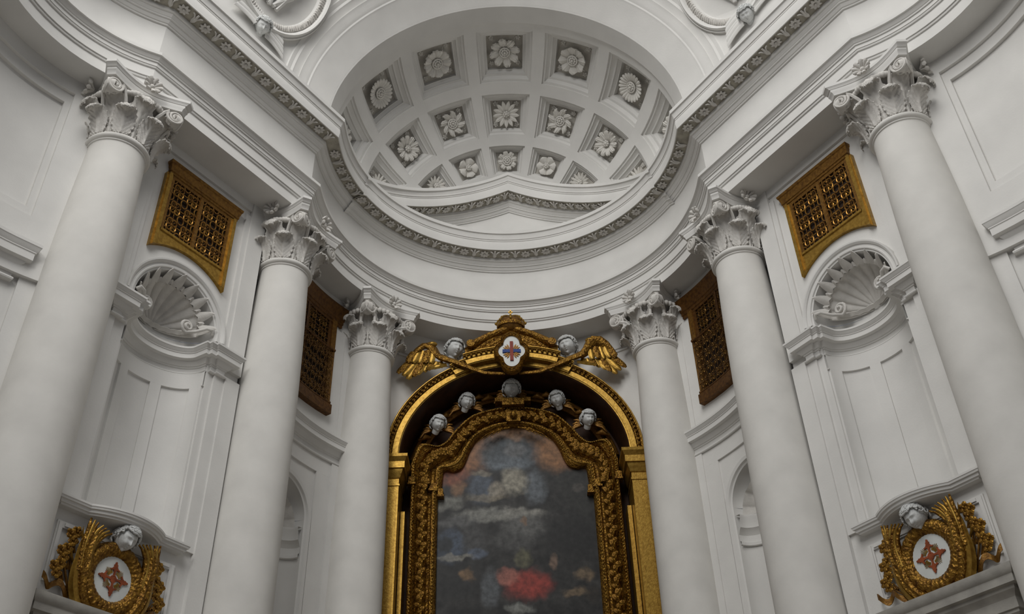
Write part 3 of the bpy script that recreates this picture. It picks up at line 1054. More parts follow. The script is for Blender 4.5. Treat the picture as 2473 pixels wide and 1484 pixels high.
    for half_ in range(2):
        m_ = MB()
        for (xa, xb, za, zb_) in ((.0, .012, 7.56, 8.33), (1, 0, 7.56, 8.33)):
            e_ = (W0 + .112 if half_ == 0 else 1.228) if xa == 0 else (1.18 if half_ == 0 else W1 - .124)
            m_.box(e_, e_ + .012, .02, .045, za, zb_, F=wb)
        e0, e1 = (W0 + .112, 1.192) if half_ == 0 else (1.228, W1 - .112)
        for za in (7.555, 7.94, 8.325):
            m_.box(e0, e1, .024, .044, za - .006, za + .006, F=wb)
        panel = ob('lattice_panel', m_, GOLDD, gw)
        x0 = W0 + .12 if half_ == 0 else 1.235
        x1 = 1.185 if half_ == 0 else W1 - .12
        for i in range(2):
            for j in range(3):
                s = x0 + (x1 - x0) * (i + .5) / 2
                z = 7.56 + .77 * (j + .5) / 3
                X = (T.x, T.y, 0)
                M = frame(wb(s, .035, z), X, (NI.x, NI.y, 0), (0, 0, 1)) @ Matrix.Diagonal((1.0, 1, 1.26, 1))
                link('lattice_rosette', LATTM, BRON, panel, sidem(M, mir))

    # bowed sill shelf
    m_ = MB()
    c0 = 1.14
    pth = [(c0 - .65, -.05), (c0 - .65, .04), (c0 - .39, .04)]
    pth += [(c0 - .39 + .78 * k / 20, .04 + .15 * (1 - ((k - 10) / 10) ** 2)) for k in range(1, 20)]
    pth += [(c0 + .39, .04), (c0 + .65, .04), (c0 + .65, -.05)]
    SILL = [(-.05, 4.03), (.04, 4.03), (.045, 4.045), (.06, 4.05), (.065, 4.075), (.08, 4.08), (.085, 4.10), (.09, 4.102), (.09, 4.122), (-.05, 4.125)]
    w3 = [wb(s, p, 0)[:2] for s, p in pth]
    sweep(m_, w3, [(-q, z) for q, z in SILL])
    m_.add([wb(s, p, 4.124) for s, p in pth], [tuple(range(len(pth)))])
    m_.add([wb(s, p, 4.032) for s, p in pth], [tuple(range(len(pth)))])
    struct(ob('trim_%d' % (8 if mir else 9), m_, STUC, None, 25), 'bowed white sill shelf under the %s shell niche' % sd)
    # panel under the sill
    for (a, b, c, d) in ((.50, .56, 3.36, 3.92), (1.76, 1.82, 3.36, 3.92), (.56, 1.76, 3.86, 3.92), (.56, 1.76, 3.36, 3.41)):
        m_ = MB(); m_.box(a, b, 0, .02, c, d, F=wb); m_.box(a + .015, b - .015, .02, .032, c + .015, d - .015, F=wb)
        ob('panel_moulding', m_, STUC, wall)
    # door head
    m_ = MB()
    dp = [(.53, -.05), (.53, .06), (1.64, .06), (1.64, -.05)]
    DO = [(-.05, 1.2), (0, 1.2), (0, 2.45), (.02, 2.46), (.02, 2.62), (.035, 2.63), (.035, 2.66), (.05, 2.67), (.05, 2.80), (.07, 2.82), (.07, 2.845), (.085, 2.85), (.085, 2.94), (.10, 2.965), (.125, 2.99), (.13, 3.02), (.165, 3.03), (.165, 3.095), (.18, 3.11), (.195, 3.145), (.195, 3.18), (-.05, 3.19)]
    sweep(m_, [wb(s, p, 0)[:2] for s, p in dp], [(-q, z) for q, z in DO])
    struct(ob('door_%d' % (1 if mir else 2), m_, STONE, None, 25), 'grey stone door head moulding at the bottom %s corner' % sd)
    return wall


def cartouche(mir):
    sd = 'left' if mir else 'right'
    def wc(s, p, z):
        return wb(s, p, z)
    def ob(name, mb, m, parent, sharp=60):
        return obj(name, mb, m, parent, None, sharp, mir)
    c0, cz, P0_ = 1.125, 3.545, .02
    ct = thing('cartouche', 'gilded wreath cartouche with a red cross medallion under the %s niche sill' % sd, 'cartouche', sidem(Matrix.Translation(wc(c0, 0, cz)), mir).translation, 'gilded cartouches under the niche sills')
    # wreath
    m_ = MB()
    pts = [wc(c0 + .262 * math.sin(R(a)), P0_ + .055, cz - .01 - .285 * math.cos(R(a))) for a in range(0, 361, 8)]
    rows = []
    for i in range(216):
        a = 360 * i / 216
        row = []
        for k in range(16):
            b = 2 * pi * k / 16
            rr = .068 * (1 + .13 * abs(math.sin(R(a) * 18 + 1.3 * abs(math.sin(b)))) * (1 - .6 * max(0, -math.cos(b))))
            q = .262 + rr * math.cos(b)
            qz = .270 + rr * math.cos(b)
            row.append(wc(c0 + q * math.sin(R(a)), P0_ + .05 + rr * .85 * math.sin(b), cz - qz * math.cos(R(a))))
        rows.append(row)
    m_.loft(rows, cu=True, cv=True)
    ob('wreath', m_, GOLDC, ct)
    # medallion
    m_ = MB()
    m_.prism([(.205 * math.cos(2 * pi * k / 40), .212 * math.sin(2 * pi * k / 40)) for k in range(40)], 0, .02, frame(wc(c0, P0_ + .05, cz), (-T.x, -T.y, 0), (0, 0, 1), (NI.x, NI.y, 0)))
    ob('medallion', m_, ENAM, ct, 30)
    FM = frame(wc(c0, P0_ + .0715, cz), (-T.x, -T.y, 0), (0, 0, 1), (NI.x, NI.y, 0))
    # four armed red cross made of small crosses, with gold rays between
    m_ = MB()
    m_.prism([(.036 * math.cos(2 * pi * k / 16), .036 * math.sin(2 * pi * k / 16)) for k in range(16)], 0, .008, FM)
    for k in range(4):
        D = FM @ Matrix.Rotation(k * pi / 2, 4, 'Z') @ Matrix.Diagonal((1.16, 1.16, 1, 1))
        arm = [(.02, -.009), (.055, -.008), (.072, -.016), (.066, -.040), (.074, -.046), (.086, -.024), (.100, -.015), (.112, -.018), (.118, -.010), (.134, -.007), (.138, 0), (.134, .007), (.118, .010), (.112, .018), (.100, .015), (.086, .024), (.074, .046), (.066, .040), (.072, .016), (.055, .008), (.02, .009)]
        m_.prism(arm, 0, .010, D)
    ob('red_cross', m_, RED2, ct, 30)
    m_ = MB()
    for k in range(4):
        for q in range(-3, 4):
            a = pi / 4 + k * pi / 2 + q * .13
            D = FM @ Matrix.Rotation(a, 4, 'Z')
            m_.prism([(.055, -.003), (.125 - .008 * abs(q), -.0012), (.125 - .008 * abs(q), .0012), (.055, .003)], 0, .005, D)
    ob('gold_rays', m_, GOLD, ct, 30)
    # two fluted horns sweeping up from the foot, fanning out under the sill
    for s in (-1, 1):
        def hp(f, off=0.0, lift=0.0):
            a = R(6 + 150 * f)
            q = .375 + off - .045 * math.sin(pi * f)
            x = q * math.sin(a) + .10 * max(0, f - .6) / .4
            z = -(.385 + off * .8) * math.cos(a) + .08 * max(0, f - .5)
            return wc(c0 + s * x, P0_ + .03 + .08 * f + lift, cz + z)
        m_ = MB()
        m_.tube([hp(k / 40) for k in range(35)], lambda t: .040 + .026 * math.sin(pi * min(1, t * .8)), 24, flute=8)
        ob('horn', m_, GOLDC, ct)
        m_ = MB()
        m_.tube([hp(k / 40, .070, .005) for k in range(30)], lambda t: .010 + .028 * math.sin(pi * min(1, t * 1.02)), 16, flute=5)
        ob('frond', m_, GOLD, ct)
        for q in range(7):
            m_ = MB()
            g0 = .52 + .03 * (q % 2)
            pts = []
            for k in range(12):
                f = k / 11
                p_ = Vector(hp(g0 + (1 - g0) * f * .96, (q - 3) * .016, .02 + .012 * math.cos((q - 3) * .5)))
                side = (q - 3) * .030 * f ** 3 + .05 * max(0, f - .7) * (1 if q > 3 else 0)
                tip = Vector(wc(s * side, 0, .02 * f)) - Vector(wc(0, 0, 0))
                pts.append(p_ + tip)
            m_.tube(pts, lambda t: .026 * (1 - .35 * t) * (1 if t < .9 else .6), 8)
            ob('plume', m_, GOLD if q % 2 else GOLDC, ct)
        # leaf tips
        for a, l in ((28, .10), (58, .12), (95, .10), (125, .13)):
            m_ = MB()
            b_ = R(a)
            x0, z0_ = .40 * math.sin(b_), -.40 * math.cos(b_)
            m_.tube([wc(c0 + s * x0, .05, cz + z0_), wc(c0 + s * (x0 + l * .45), .06, cz + z0_ + l * .5), wc(c0 + s * (x0 + l * .55), .07, cz + z0_ + l * 1.1)], lambda t: .026 * math.sin(pi * (.18 + .8 * t)) + .002, 8, flat=.5)
            ob('leaf', m_, GOLD, ct)
        # flower sprays
        for (x1, z1, x2, z2) in ((.47, -.02, .54, .10), (.45, .14, .49, .27), (.50, -.13, .57, -.05)):
            m_ = MB()
            m_.tube([wc(c0 + s * .36, .03, cz - .22 + z1 * .4), wc(c0 + s * x1, .045, cz + z1), wc(c0 + s * x2, .05, cz + z2)], lambda t: .014 - .004 * t, 5)
            for q in range(3):
                m_.tube([wc(c0 + s * (x1 - .02 * q), .045, cz + z1 - .01 * q), wc(c0 + s * (x1 + .05 - .03 * q), .06, cz + z1 + .035 + .01 * q)], lambda t: .014 * (1 - t) + .003, 4)
            ob('stem', m_, GOLDD, ct)
            for dx, dz in ((0, 0), (-.05, .035), (-.03, -.05)):
                link('blossom', FLOW, GOLDC, ct, sidem(frame(wc(c0 + s * (x2 + dx), .055, cz + z2 + dz), (-T.x, -T.y, 0), (0, 0, 1), (NI.x, NI.y, 0)) @ Matrix.Scale(1.25, 4), mir))
        # rippling ribbon end
        m_ = MB()
        def RB(t, v, s=s):
            x = .27 + .40 * t
            z = -.245 + .055 * t + .036 * math.sin(t * 2 * pi * 2.2)
            return wc(c0 + s * x, .07 + .02 * math.cos(t * 2 * pi * 2.2), cz + z + .03 * v)
        m_.sheet(RB, 40, 3, .012)
        ob('ribbon', m_, GOLDD, ct)
    return ct


for mir in (True, False):
    bay_side(mir)
    cartouche(mir)
    sd = 'left' if mir else 'right'
    c = sidem(Matrix.Translation(wb(1.14, .13, 3.925)), mir).translation
    cherub('white cherub head looking down beneath the %s niche sill' % sd, c, .112, 57 if mir else -57, 28, 12 if mir else -12, group='cherub heads on the cartouches')


# ------------------------------------------------------------------ side chapel walls at the outer edges
for mir in (True, False):
    sd = 'left' if mir else 'right'
    m_ = MB()
    m_.loft([[chap(24 + 106 * k / 40, 0, z) for k in range(41)] for z in (-1.6, 3, 6, 8.84)])
    w = struct(obj('wall_far_' + sd, m_, STUC, None, None, 30, mir), 'curved white chapel wall at the %s edge of the view' % sd)
    for (a, b, c, d, h) in ((24, 45.5, 6.1, 8.83, .085), (45.5, 130, 8.62, 8.83, .085), (45.5, 47.4, 6.3, 8.62, .045), (47.4, 130, 8.47, 8.62, .045), (45.5, 130, 6.1, 6.80, .085), (47.4, 130, 6.80, 6.92, .045), (24, 43, -1.6, 6.1, .04)):
        m_ = MB()
        n = max(2, int((b - a) / 3))
        A = [a + (b - a) * k / n for k in range(n + 1)]
        m_.loft([[chap(t, 0, c) for t in A], [chap(t, h, c) for t in A], [chap(t, h, d) for t in A], [chap(t, 0, d) for t in A]])
        for e in (a, b):
            m_.add([chap(e, 0, c), chap(e, h, c), chap(e, h, d), chap(e, 0, d)], [(0, 1, 2, 3)])
        obj('panel_border', m_, STUC, w, None, 30, mir)
    m_ = MB()
    pth = [chap(45.2, -.06, 0)[:2], chap(45.2, .04, 0)[:2]] + [chap(45.2 + 85 * k / 30, .04, 0)[:2] for k in range(1, 31)]
    sweep(m_, pth, impost(6.02, 6.44))
    struct(obj('trim_%d' % (10 if mir else 11), m_, STUC, None, None, 25, mir), 'short length of white impost cornice on the %s chapel wall' % sd)

# ------------------------------------------------------------------ apse wall and balcony bays
UA = R(1) * WR      # metres per degree


def apse_side(mir):
    sd = 'left' if mir else 'right'
    def ob(name, mb, m, parent=None, sharp=30, M=None):
        return obj(name, mb, m, parent, M, sharp, mir)
    AC = 67.0
    wall = struct(ob('wall_back_' + sd, arched_wall(wa, 36, 87, -1.6, 8.84, AC, .42, 5.30, 3.2, unit=UA), STUC), 'curved white apse wall between the balcony grille and the altar, %s side' % sd)
    ob('niche_recess', niche(wa, AC, .42, 5.30, 3.2, .30, unit=UA), STUC, wall)
    for (a, b, c, d, h) in ((36, 51.5, 6.6, 8.3, .02), (36, 52.5, 2.5, 6.2, .045), (52.5, 57.0, 2.5, 6.2, .025), (52.5, 82, 6.0, 6.2, .025)):
        m_ = MB()
        n = max(2, int((b - a) / 3))
        A = [a + (b - a) * k / n for k in range(n + 1)]
        m_.loft([[wa(t, 0, c) for t in A], [wa(t, h, c) for t in A], [wa(t, h, d) for t in A], [wa(t, 0, d) for t in A]])
        for e in (a, b):
            m_.add([wa(e, 0, c), wa(e, h, c), wa(e, h, d), wa(e, 0, d)], [(0, 1, 2, 3)])
        ob('panel_border', m_, STUC, wall)
    m_ = MB()
    pr = [(.42, -.05), (.42, .01), (.44, .02), (.455, .045), (.50, .05), (.52, .03), (.522, 0)]
    m_.loft([arc_pts(wa, AC, r, 5.30, p, -2, 182, 30, unit=UA) for r, p in pr])
    for s in (-1, 1):
        m_.loft([[wa(AC + s * r / UA, p, z) for r, p in pr] for z in (3.2, 5.3)])
    ob('archivolt', m_, STUC, wall, 25)
    # shell in the niche head and its little cornice
    sh = thing('scallop_shell', 'small white shell in the half hidden %s niche beside the altar' % sd, 'shell', sidem(Matrix.Translation(wa(AC, 0, 5.2)), mir).translation, 'small shells in the apse niches')
    m_ = MB()
    def sp_(th, q):
        g = R(8 + 62 * q)
        fl = abs(math.sin(th * 6.5)) ** .8
        rr = .40 * math.sin(g)
        return wa(AC + rr * math.cos(th) / UA, -(.28) * math.cos(g) * (1 - .1 * q * fl), 5.22 + rr * math.sin(th) - .03 * fl * q)
    m_.loft([[sp_(pi * i / 72, j / 8) for i in range(73)] for j in range(9)])
    ob('shell', m_, CARV, sh, 60)
    m_ = MB()
    A = [180 - k * 6 for k in range(31)]
    pth = [wa(AC + .41 * math.cos(R(a)) / UA, -.29 * math.sin(R(a)) ** .9, 0)[:2] for a in A]
    sweep(m_, pth, [(q, z) for q, z in ((0, 4.80), (.02, 4.81), (.02, 4.85), (.0, 4.86), (.0, 4.94), (.03, 5.0), (.05, 5.02), (.05, 5.10), (.07, 5.15), (.07, 5.18), (0, 5.19))])
    ob('niche_cornice', m_, STUC, wall, 25)
    # impost cornice
    m_ = MB()
    A = [49.3 + 36 * k / 24 for k in range(25)]
    pth = [wa(49.3, -.06, 0)[:2], wa(49.3, .03, 0)[:2]] + [wa(a, .03, 0)[:2] for a in A[1:]]
    sweep(m_, pth, impost(6.2, 6.52))
    struct(ob('trim_%d' % (12 if mir else 13), m_, STUC, None, 25), 'curved white impost cornice under the %s balcony grille' % sd)

    # balcony grille
    bg = thing('balcony_grille', 'dark gilded balcony grille on the curved apse wall, partly behind the %s column' % sd, 'balcony', sidem(Matrix.Translation(wa(AC, 0, 7.0)), mir).translation, 'curved balcony grilles beside the altar')
    a0, a1 = 55.6, 2 * AC - 55.6
    def band(aa, ab, c, d, h0, h1, name, m, n=16):
        mm = MB()
        A = [aa + (ab - aa) * k / n for k in range(n + 1)]
        mm.loft([[wa(t, h0, c) for t in A], [wa(t, h1, c) for t in A], [wa(t, h1, d) for t in A], [wa(t, h0, d) for t in A]])
        for e in (aa, ab):
            mm.add([wa(e, h0, c), wa(e, h1, c), wa(e, h1, d), wa(e, h0, d)], [(0, 1, 2, 3)])
        return ob(name, mm, m, bg)
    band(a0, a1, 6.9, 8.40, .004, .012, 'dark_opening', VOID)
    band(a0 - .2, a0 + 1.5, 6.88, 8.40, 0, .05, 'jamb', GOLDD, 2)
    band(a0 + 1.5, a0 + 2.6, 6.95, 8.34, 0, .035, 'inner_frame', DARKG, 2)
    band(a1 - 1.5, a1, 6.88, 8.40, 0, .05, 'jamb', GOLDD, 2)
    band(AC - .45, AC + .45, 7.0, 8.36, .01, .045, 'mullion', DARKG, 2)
    m_ = MB()
    A = [a0 - 1.4 + (a1 - a0 + 2.8) * k / 20 for k in range(21)]
    pth = [wa(A[0], -.05, 0)[:2]] + [wa(a, 0, 0)[:2] for a in A] + [wa(A[-1], -.05, 0)[:2]]
    LN = [(.02, 8.33), (.04, 8.335), (.04, 8.38), (.05, 8.385), (.05, 8.43), (.06, 8.44), (.065, 8.50), (.08, 8.55), (.085, 8.57), (.10, 8.60), (.105, 8.645), (0, 8.65)]
    sweep(m_, pth, LN)
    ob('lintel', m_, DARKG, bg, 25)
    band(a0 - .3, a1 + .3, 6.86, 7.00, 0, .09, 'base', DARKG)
    # iron railing front, standing a little proud
    for z, r in ((7.86, .017), (7.02, .017), (7.74, .008), (7.14, .008)):
        m_ = MB()
        m_.tube([wa(a0 + .5 + (a1 - a0 - 1) * k / 24, .075, z) for k in range(25)], r, 6)
        rail = ob('rail', m_, DARKG, bg, 60)
    for a in (a0 + .5, a1 - .5):
        for z in (7.86, 7.02):
            m_ = MB(); m_.ball(wa(a, .075, z), .025)
            ob('rail_knob', m_, DARKG, bg, 60)
    for k in range(7):
        a = a0 + .8 + (a1 - a0 - 1.6) * (k + .5) / 7
        for j in range(4):
            z = 7.04 + .80 * (j + .5) / 4
            c = wa(a, .075, z)
            n_ = Vector((-math.sin(R(a)), -math.cos(R(a)), 0))
            X = Vector((0, 0, 1)).cross(n_) * -1
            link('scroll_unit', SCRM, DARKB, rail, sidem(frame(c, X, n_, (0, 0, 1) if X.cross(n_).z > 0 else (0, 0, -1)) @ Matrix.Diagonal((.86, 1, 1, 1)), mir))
    for i in range(4):
        a = a0 + 2.8 + (a1 - a0 - 5.6) * (i + .5) / 4
        for j in range(3):
            z = 7.80 + .53 * (j + .5) / 3
            n_ = Vector((-math.sin(R(a)), -math.cos(R(a)), 0))
            X = Vector((0, 0, 1)).cross(n_) * -1
            link('lattice_rosette', LATTD, DARKB, bg, sidem(frame(wa(a, .03, z), X, n_, (0, 0, 1) if X.cross(n_).z > 0 else (0, 0, -1)) @ Matrix.Diagonal((1.1, 1, .9, 1)), mir))


apse_side(True)
apse_side(False)

# ------------------------------------------------------------------ wall above and around the altar
ACX, AZ0, KZ = -0.025, 6.64, 0.905
m_ = MB()
xs = [-1.86 + 3.72 * k / 48 for k in range(49)]
def wally(x): return AY + math.sqrt(WR ** 2 - x * x)
rows = [[], []]
for x in xs:
    d = x - ACX
    zb = AZ0 + KZ * math.sqrt(max(0, 1.72 ** 2 - d * d)) if abs(d) < 1.72 else 0
    if abs(d) >= 1.72: zb = -1.6
    rows[0].append((x, wally(x), zb)); rows[1].append((x, wally(x), 8.84))
m_.loft(rows)
wback = struct(obj('wall_back', m_, STUC, sharp=30), 'white apse wall between the columns, above the gilded altar arch')
m_ = MB()
for q in (0, .035):
    A = [-34 + 68 * k / 40 for k in range(41)]
    m_.loft([[aps(a, h, z + q * 1.6) for a in A] for h, z in ((0, 8.36), (.02, 8.365), (.02, 8.385), (0, 8.39))])
obj('string_moulding', m_, STUC, wback)

# ------------------------------------------------------------------ gilded altar frame
al = thing('altar_arch', 'large gilded arch with pilasters enclosing the dark altar painting', 'altar', (ACX, 12.3, -1.55))
YF = 12.25


def altxz(r, a, y):
    return (ACX + r * math.cos(R(a)), y, AZ0 + r * math.sin(R(a)) * KZ)


ARC = [(1.79, 12.42), (1.79, 12.06), (1.775, 12.04), (1.765, 12.04), (1.765, 12.06), (1.75, 12.06), (1.745, 12.095), (1.705, 12.10), (1.70, 12.125), (1.685, 12.125), (1.685, 12.10), (1.61, 12.105), (1.61, 12.12), (1.595, 12.125)]
m_ = MB(); m_.loft([[altxz(r, a, y) for a in range(-2, 183, 4)] for r, y in ARC[3:11]])
obj('archivolt', m_, GOLDC, al, sharp=25)
m_ = MB(); m_.loft([[altxz(r, a, y) for a in range(-2, 183, 4)] for r, y in ARC[10:]])
m_.loft([[altxz(r, a, y) for a in range(-2, 183, 4)] for r, y in ARC[:4]])
obj('archivolt_fascia', m_, GOLD, al, sharp=25)
m_ = MB(); m_.loft([[altxz(r, a, y) for a in range(-2, 183, 4)] for r, y in ((1.595, 12.125), (1.58, 12.15), (1.58, 12.76))])
m_.loft([[(ACX + s * 1.58, y, z) for y in (12.15, 12.76)] for s in (1,) for z in (-1.5, AZ0)])
m_.loft([[(ACX - 1.58, y, z) for y in (12.15, 12.76)] for z in (-1.5, AZ0)])
obj('soffit', m_, SOFF, al, sharp=25)
m_ = MB()
m_.loft([[altxz(r, a, 12.76) for a in range(0, 181, 4)] for r in (.05, 1.6)])
m_.add([(ACX - 1.6, 12.76, -1.5), (ACX + 1.6, 12.76, -1.5), (ACX + 1.6, 12.76, AZ0), (ACX - 1.6, 12.76, AZ0)], [(0, 1, 2, 3)])
obj('back_panel', m_, SOFF, al)
for r, w_, ym in ((1.40, .05, 12.70), (1.50, .03, 12.68)):
    m_ = MB()
    m_.loft([[altxz(r + dr, a, y) for a in range(10, 171, 4)] for dr, y in ((-w_, 12.75), (-w_, ym), (0, ym - .03), (w_, ym), (w_, 12.75))])
    obj('inner_moulding', m_, GOLDD, al, sharp=25)
# egg and dart and bead rows
for r, y, n, rad in ((1.727, 12.075, 74, .021), (1.692, 12.11, 170, .0065)):
    m_ = MB()
    for k in range(n):
        a = 2 + 176 * (k + .5) / n
        m_.ball(altxz(r, a, y), rad, nu=6, nv=4, sc=(1, .8, 1))
    o = obj('bead_row', m_, GOLDC, al, sharp=80)
    o['kind'] = 'stuff'
# broken forward lengths of the archivolt at the top
for a0, a1, dy, dr in ((60, 67.5, -.05, .03), (112.5, 120, -.05, .03), (67.5, 112.5, -.11, .085)):
    m_ = MB()
    m_.loft([[altxz(r + dr, a0 + (a1 - a0) * k / 10, y + dy) for k in range(11)] for r, y in [(1.80, 12.55)] + ARC[1:] + [(1.595, 12.42)]])
    for e in (a0, a1):
        vs = [altxz(r + dr, e, y + dy) for r, y in ARC] + [altxz(1.595 + dr, e, 12.42)]
        m_.add(vs, [tuple(range(len(vs)))])
    obj('archivolt_step', m_, GOLD, al, sharp=25)
    m_ = MB()
    n = int((a1 - a0) / 2.3)
    for k in range(n):
        a = a0 + (a1 - a0) * (k + .5) / n
        m_.ball(altxz(1.727 + dr, a, 12.075 + dy), .021, nu=6, nv=4, sc=(1, .8, 1))
    o = obj('bead_row', m_, GOLDC, al, sharp=80)
    o['kind'] = 'stuff'
# pointed gable of two curling scrolls on top, with carved boards below
for s in (-1, 1):
    m_ = MB()
    rows = []
    for k in range(15):
        t = k / 14
        x = .60 * t
        z = 8.715 - .19 * t - .10 * t * t
        h = .055 + .012 * t
        rows.append([(ACX + s * x, y, z + dz) for y, dz in ((12.04, -h), (12.00, -h * .5), (11.99, 0), (12.0, h * .6), (12.04, h), (12.26, h), (12.26, -h))])
    m_.loft(rows, cu=True, caps=True)
    m_.tube([(ACX + s * .60, y, 8.425) for y in (11.985, 12.1, 12.26)], .062, 12)
    obj('gable_scroll', m_, GOLDC, al, sharp=50)
    m_ = MB()
    def GV(t, v, s=s):
        x = .005 + .68 * t
        top = 8.70 - .19 * t - .12 * t * t
        bt = 8.42 - .26 * t * t
        return (ACX + s * x, 12.06 + .04 * t - .035 * abs(math.sin(7 * t + 3.5 * v)), bt + (top - bt) * (v + 1) / 2)
    m_.sheet(GV, 28, 12, .03 * s)
    obj('gable_board', m_, GOLDC, al, sharp=50)
# pilasters and imposts
for s in (-1, 1):
    xi, xo = ACX + s * 1.575, ACX + s * 1.79
    x0, x1 = min(xi, xo), max(xi, xo)
    m_ = MB(); m_.box(x0, x1, 12.12, 12.62, -1.5, 6.20); m_.box(x0 + .03, x1 - .03, 12.11, 12.13, -1.5, 6.1)
    obj('pilaster', m_, GOLD, al)
    m_ = MB(); m_.box(ACX + s * 1.51, ACX + s * 1.565, 12.40, 12.7, -1.5, 5.95)
    obj('inner_pilaster', m_, GOLD, al)
    m_ = MB()
    IM = [(-.1, 6.18), (0, 6.19), (.012, 6.195), (.012, 6.22), (0, 6.225), (0, 6.30), (.015, 6.31), (.03, 6.36), (.045, 6.40), (.05, 6.43), (.075, 6.435), (.075, 6.53), (.085, 6.54), (.10, 6.58), (.11, 6.59), (.115, 6.63), (-.05, 6.64)]
    lp = [(x0, 12.6), (x0, 12.12), (x1, 12.12), (x1, 12.6)]
    sweep(m_, lp, IM)
    obj('impost', m_, GOLD, al, sharp=25)

# carved picture frame with swelling outline
fr = thing('picture_frame', 'carved gilded picture frame with a shaped top inside the altar arch', 'frame', (ACX, 12.45, -1.4))
INN = [(1.075, -1.4), (1.075, 6.25), (1.03, 6.25), (1.005, 6.585), (.87, 6.59), (.76, 6.632), (.695, 6.746), (.63, 6.925), (.525, 7.096), (.37, 7.19), (.19, 7.26), (0, 7.285)]
OUT = [(1.455, -1.4), (1.455, 6.44), (1.465, 6.48), (1.47, 6.70), (1.38, 7.00), (1.30, 7.04), (1.12, 6.99), (.98, 7.06), (.84, 7.25), (.60, 7.48), (.26, 7.585), (0, 7.60)]
def smooth(pts, keep):
    out = [pts[0]]
    for i in range(1, len(pts)):
        a = Vector(pts[max(i - 2, 0)]); b = Vector(pts[i - 1]); c = Vector(pts[i]); d = Vector(pts[min(i + 1, len(pts) - 1)])
        for k in range(1, 7):
            t = k / 6
            if i <= keep:
                q = b + (c - b) * t
            else:
                q = .5 * ((2 * b) + (c - a) * t + (2 * a - 5 * b + 4 * c - d) * t * t + (3 * b - a - 3 * c + d) * t ** 3)
            out.append(tuple(q))
    return out
SI, SO = smooth(INN, 3), smooth(OUT, 3)
def fpt(i, u, y, s):
    a, b = SI[i], SO[i]
    return (ACX + s * (a[0] + (b[0] - a[0]) * u), y, a[1] + (b[1] - a[1]) * u)
BANDS = [('inner_moulding', GOLDC, [(0, 12.56), (0, 12.50), (.05, 12.46), (.12, 12.44), (.20, 12.45), (.25, 12.49), (.27, 12.53)]),
         ('garland_moulding', GOLDC, [(.27, 12.53), (.34, 12.52), (.40, 12.46), (.48, 12.42), (.56, 12.42), (.64, 12.46), (.69, 12.52), (.72, 12.53)]),
         ('outer_moulding', GOLDC, [(.72, 12.53), (.74, 12.48), (.80, 12.45), (.84, 12.47), (.88, 12.44), (.95, 12.45), (1.0, 12.50), (1.0, 12.72)])]
for nm, m, pr in BANDS:
    m_ = MB()
    for s in (-1, 1):
        m_.loft([[fpt(i, u, y, s) for i in range(len(SI))] for u, y in pr])
    band_ = obj(nm, m_, m, fr, sharp=30)
    if nm == 'garland_moulding':
        garland = band_
# leaves along the garland band
LB = MB()
def P(t, v):
    return (v * .022 * math.sin(pi * (.12 + .8 * t)), -.006 - .03 * math.sin(pi * t) + .012 * v * v, -.01 + .10 * t)
LB.sheet(P, 5, 2, .012)
LBM = LB.mesh('laurel_leaf', 60)
for s in (-1, 1):
    k = 0
    ds = 0
    prev = None
    pts_ = []
    for i in range(len(SI)):
        pts_.append(Vector(fpt(i, .52, 12.425, s)))
    tot = 0
    for i in range(1, len(pts_)):
        seg = pts_[i] - pts_[i - 1]
        if pts_[i].z < 3.9:
            continue
        n = max(1, int(round(seg.length / .055)))
        for q in range(n):
            c = pts_[i - 1] + seg * (q + .5) / n
            if c.z < 3.95:
                continue
            d = seg.normalized()
            ang = math.atan2(d.x, d.z)
            k += 1
            M = Matrix.Translation(c) @ Matrix.Rotation(ang + (.8, -.8, 0)[k % 3] + random.uniform(-.3, .3), 4, 'Y') @ Matrix.Scale(random.uniform(.8, 1.3), 4)
            link('laurel_leaf', LBM, GOLDC, garland, M)
# bead strings on the mouldings
m_ = MB()
for s in (-1, 1):
    for u, y in ((.12, 12.435), (.88, 12.435)):
        for i in range(1, len(SI)):
            a, b = Vector(fpt(i - 1, u, y, s)), Vector(fpt(i, u, y, s))
            if b.z < 3.9: continue
            n = max(1, int((b - a).length / .045))
            for q in range(n):
                c = a + (b - a) * (q + .5) / n
                if c.z > 3.95:
                    m_.ball(c, .013, nu=5, nv=3, sc=(1, .7, 1))
o = obj('bead_row', m_, GOLD, fr, sharp=80); o['kind'] = 'stuff'
# shoulder blocks, crest
for s in (-1, 1):
    for bx_, bz_, bw_ in ((1.035, 6.25, .035), (1.145, 6.345, .045), (1.44, 6.45, .045)):
        m_ = MB(); m_.box(ACX + s * bx_ - bw_, ACX + s * bx_ + bw_, 12.44, 12.58, bz_ - .05, bz_ + .05); m_.box(ACX + s * bx_ - bw_ - .012, ACX + s * bx_ + bw_ + .012, 12.428, 12.58, bz_ - .07, bz_ - .045)
        obj('shoulder_block', m_, GOLDC, fr)
    for q in range(4):
        m_ = MB()
        m_.tube([(ACX + s * (.06 + .05 * q), 12.44, 7.24 - .005 * q), (ACX + s * (.16 + .08 * q), 12.42, 7.20 - .028 * q), (ACX + s * (.24 + .10 * q), 12.41, 7.13 - .05 * q)], lambda t: .015 * (1 - .8 * t), 6)
        obj('palm_leaf', m_, GOLDC, fr, sharp=60)
m_ = MB(); m_.box(ACX - .10, ACX + .10, 12.36, 12.56, 7.30, 7.46); m_.box(ACX - .16, ACX + .16, 12.33, 12.56, 7.56, 7.66); m_.box(ACX - .26, ACX + .26, 12.40, 12.56, 7.66, 7.72)
m_.ball((ACX, 12.33, 7.38), .055)
obj('crest', m_, GOLDC, fr)

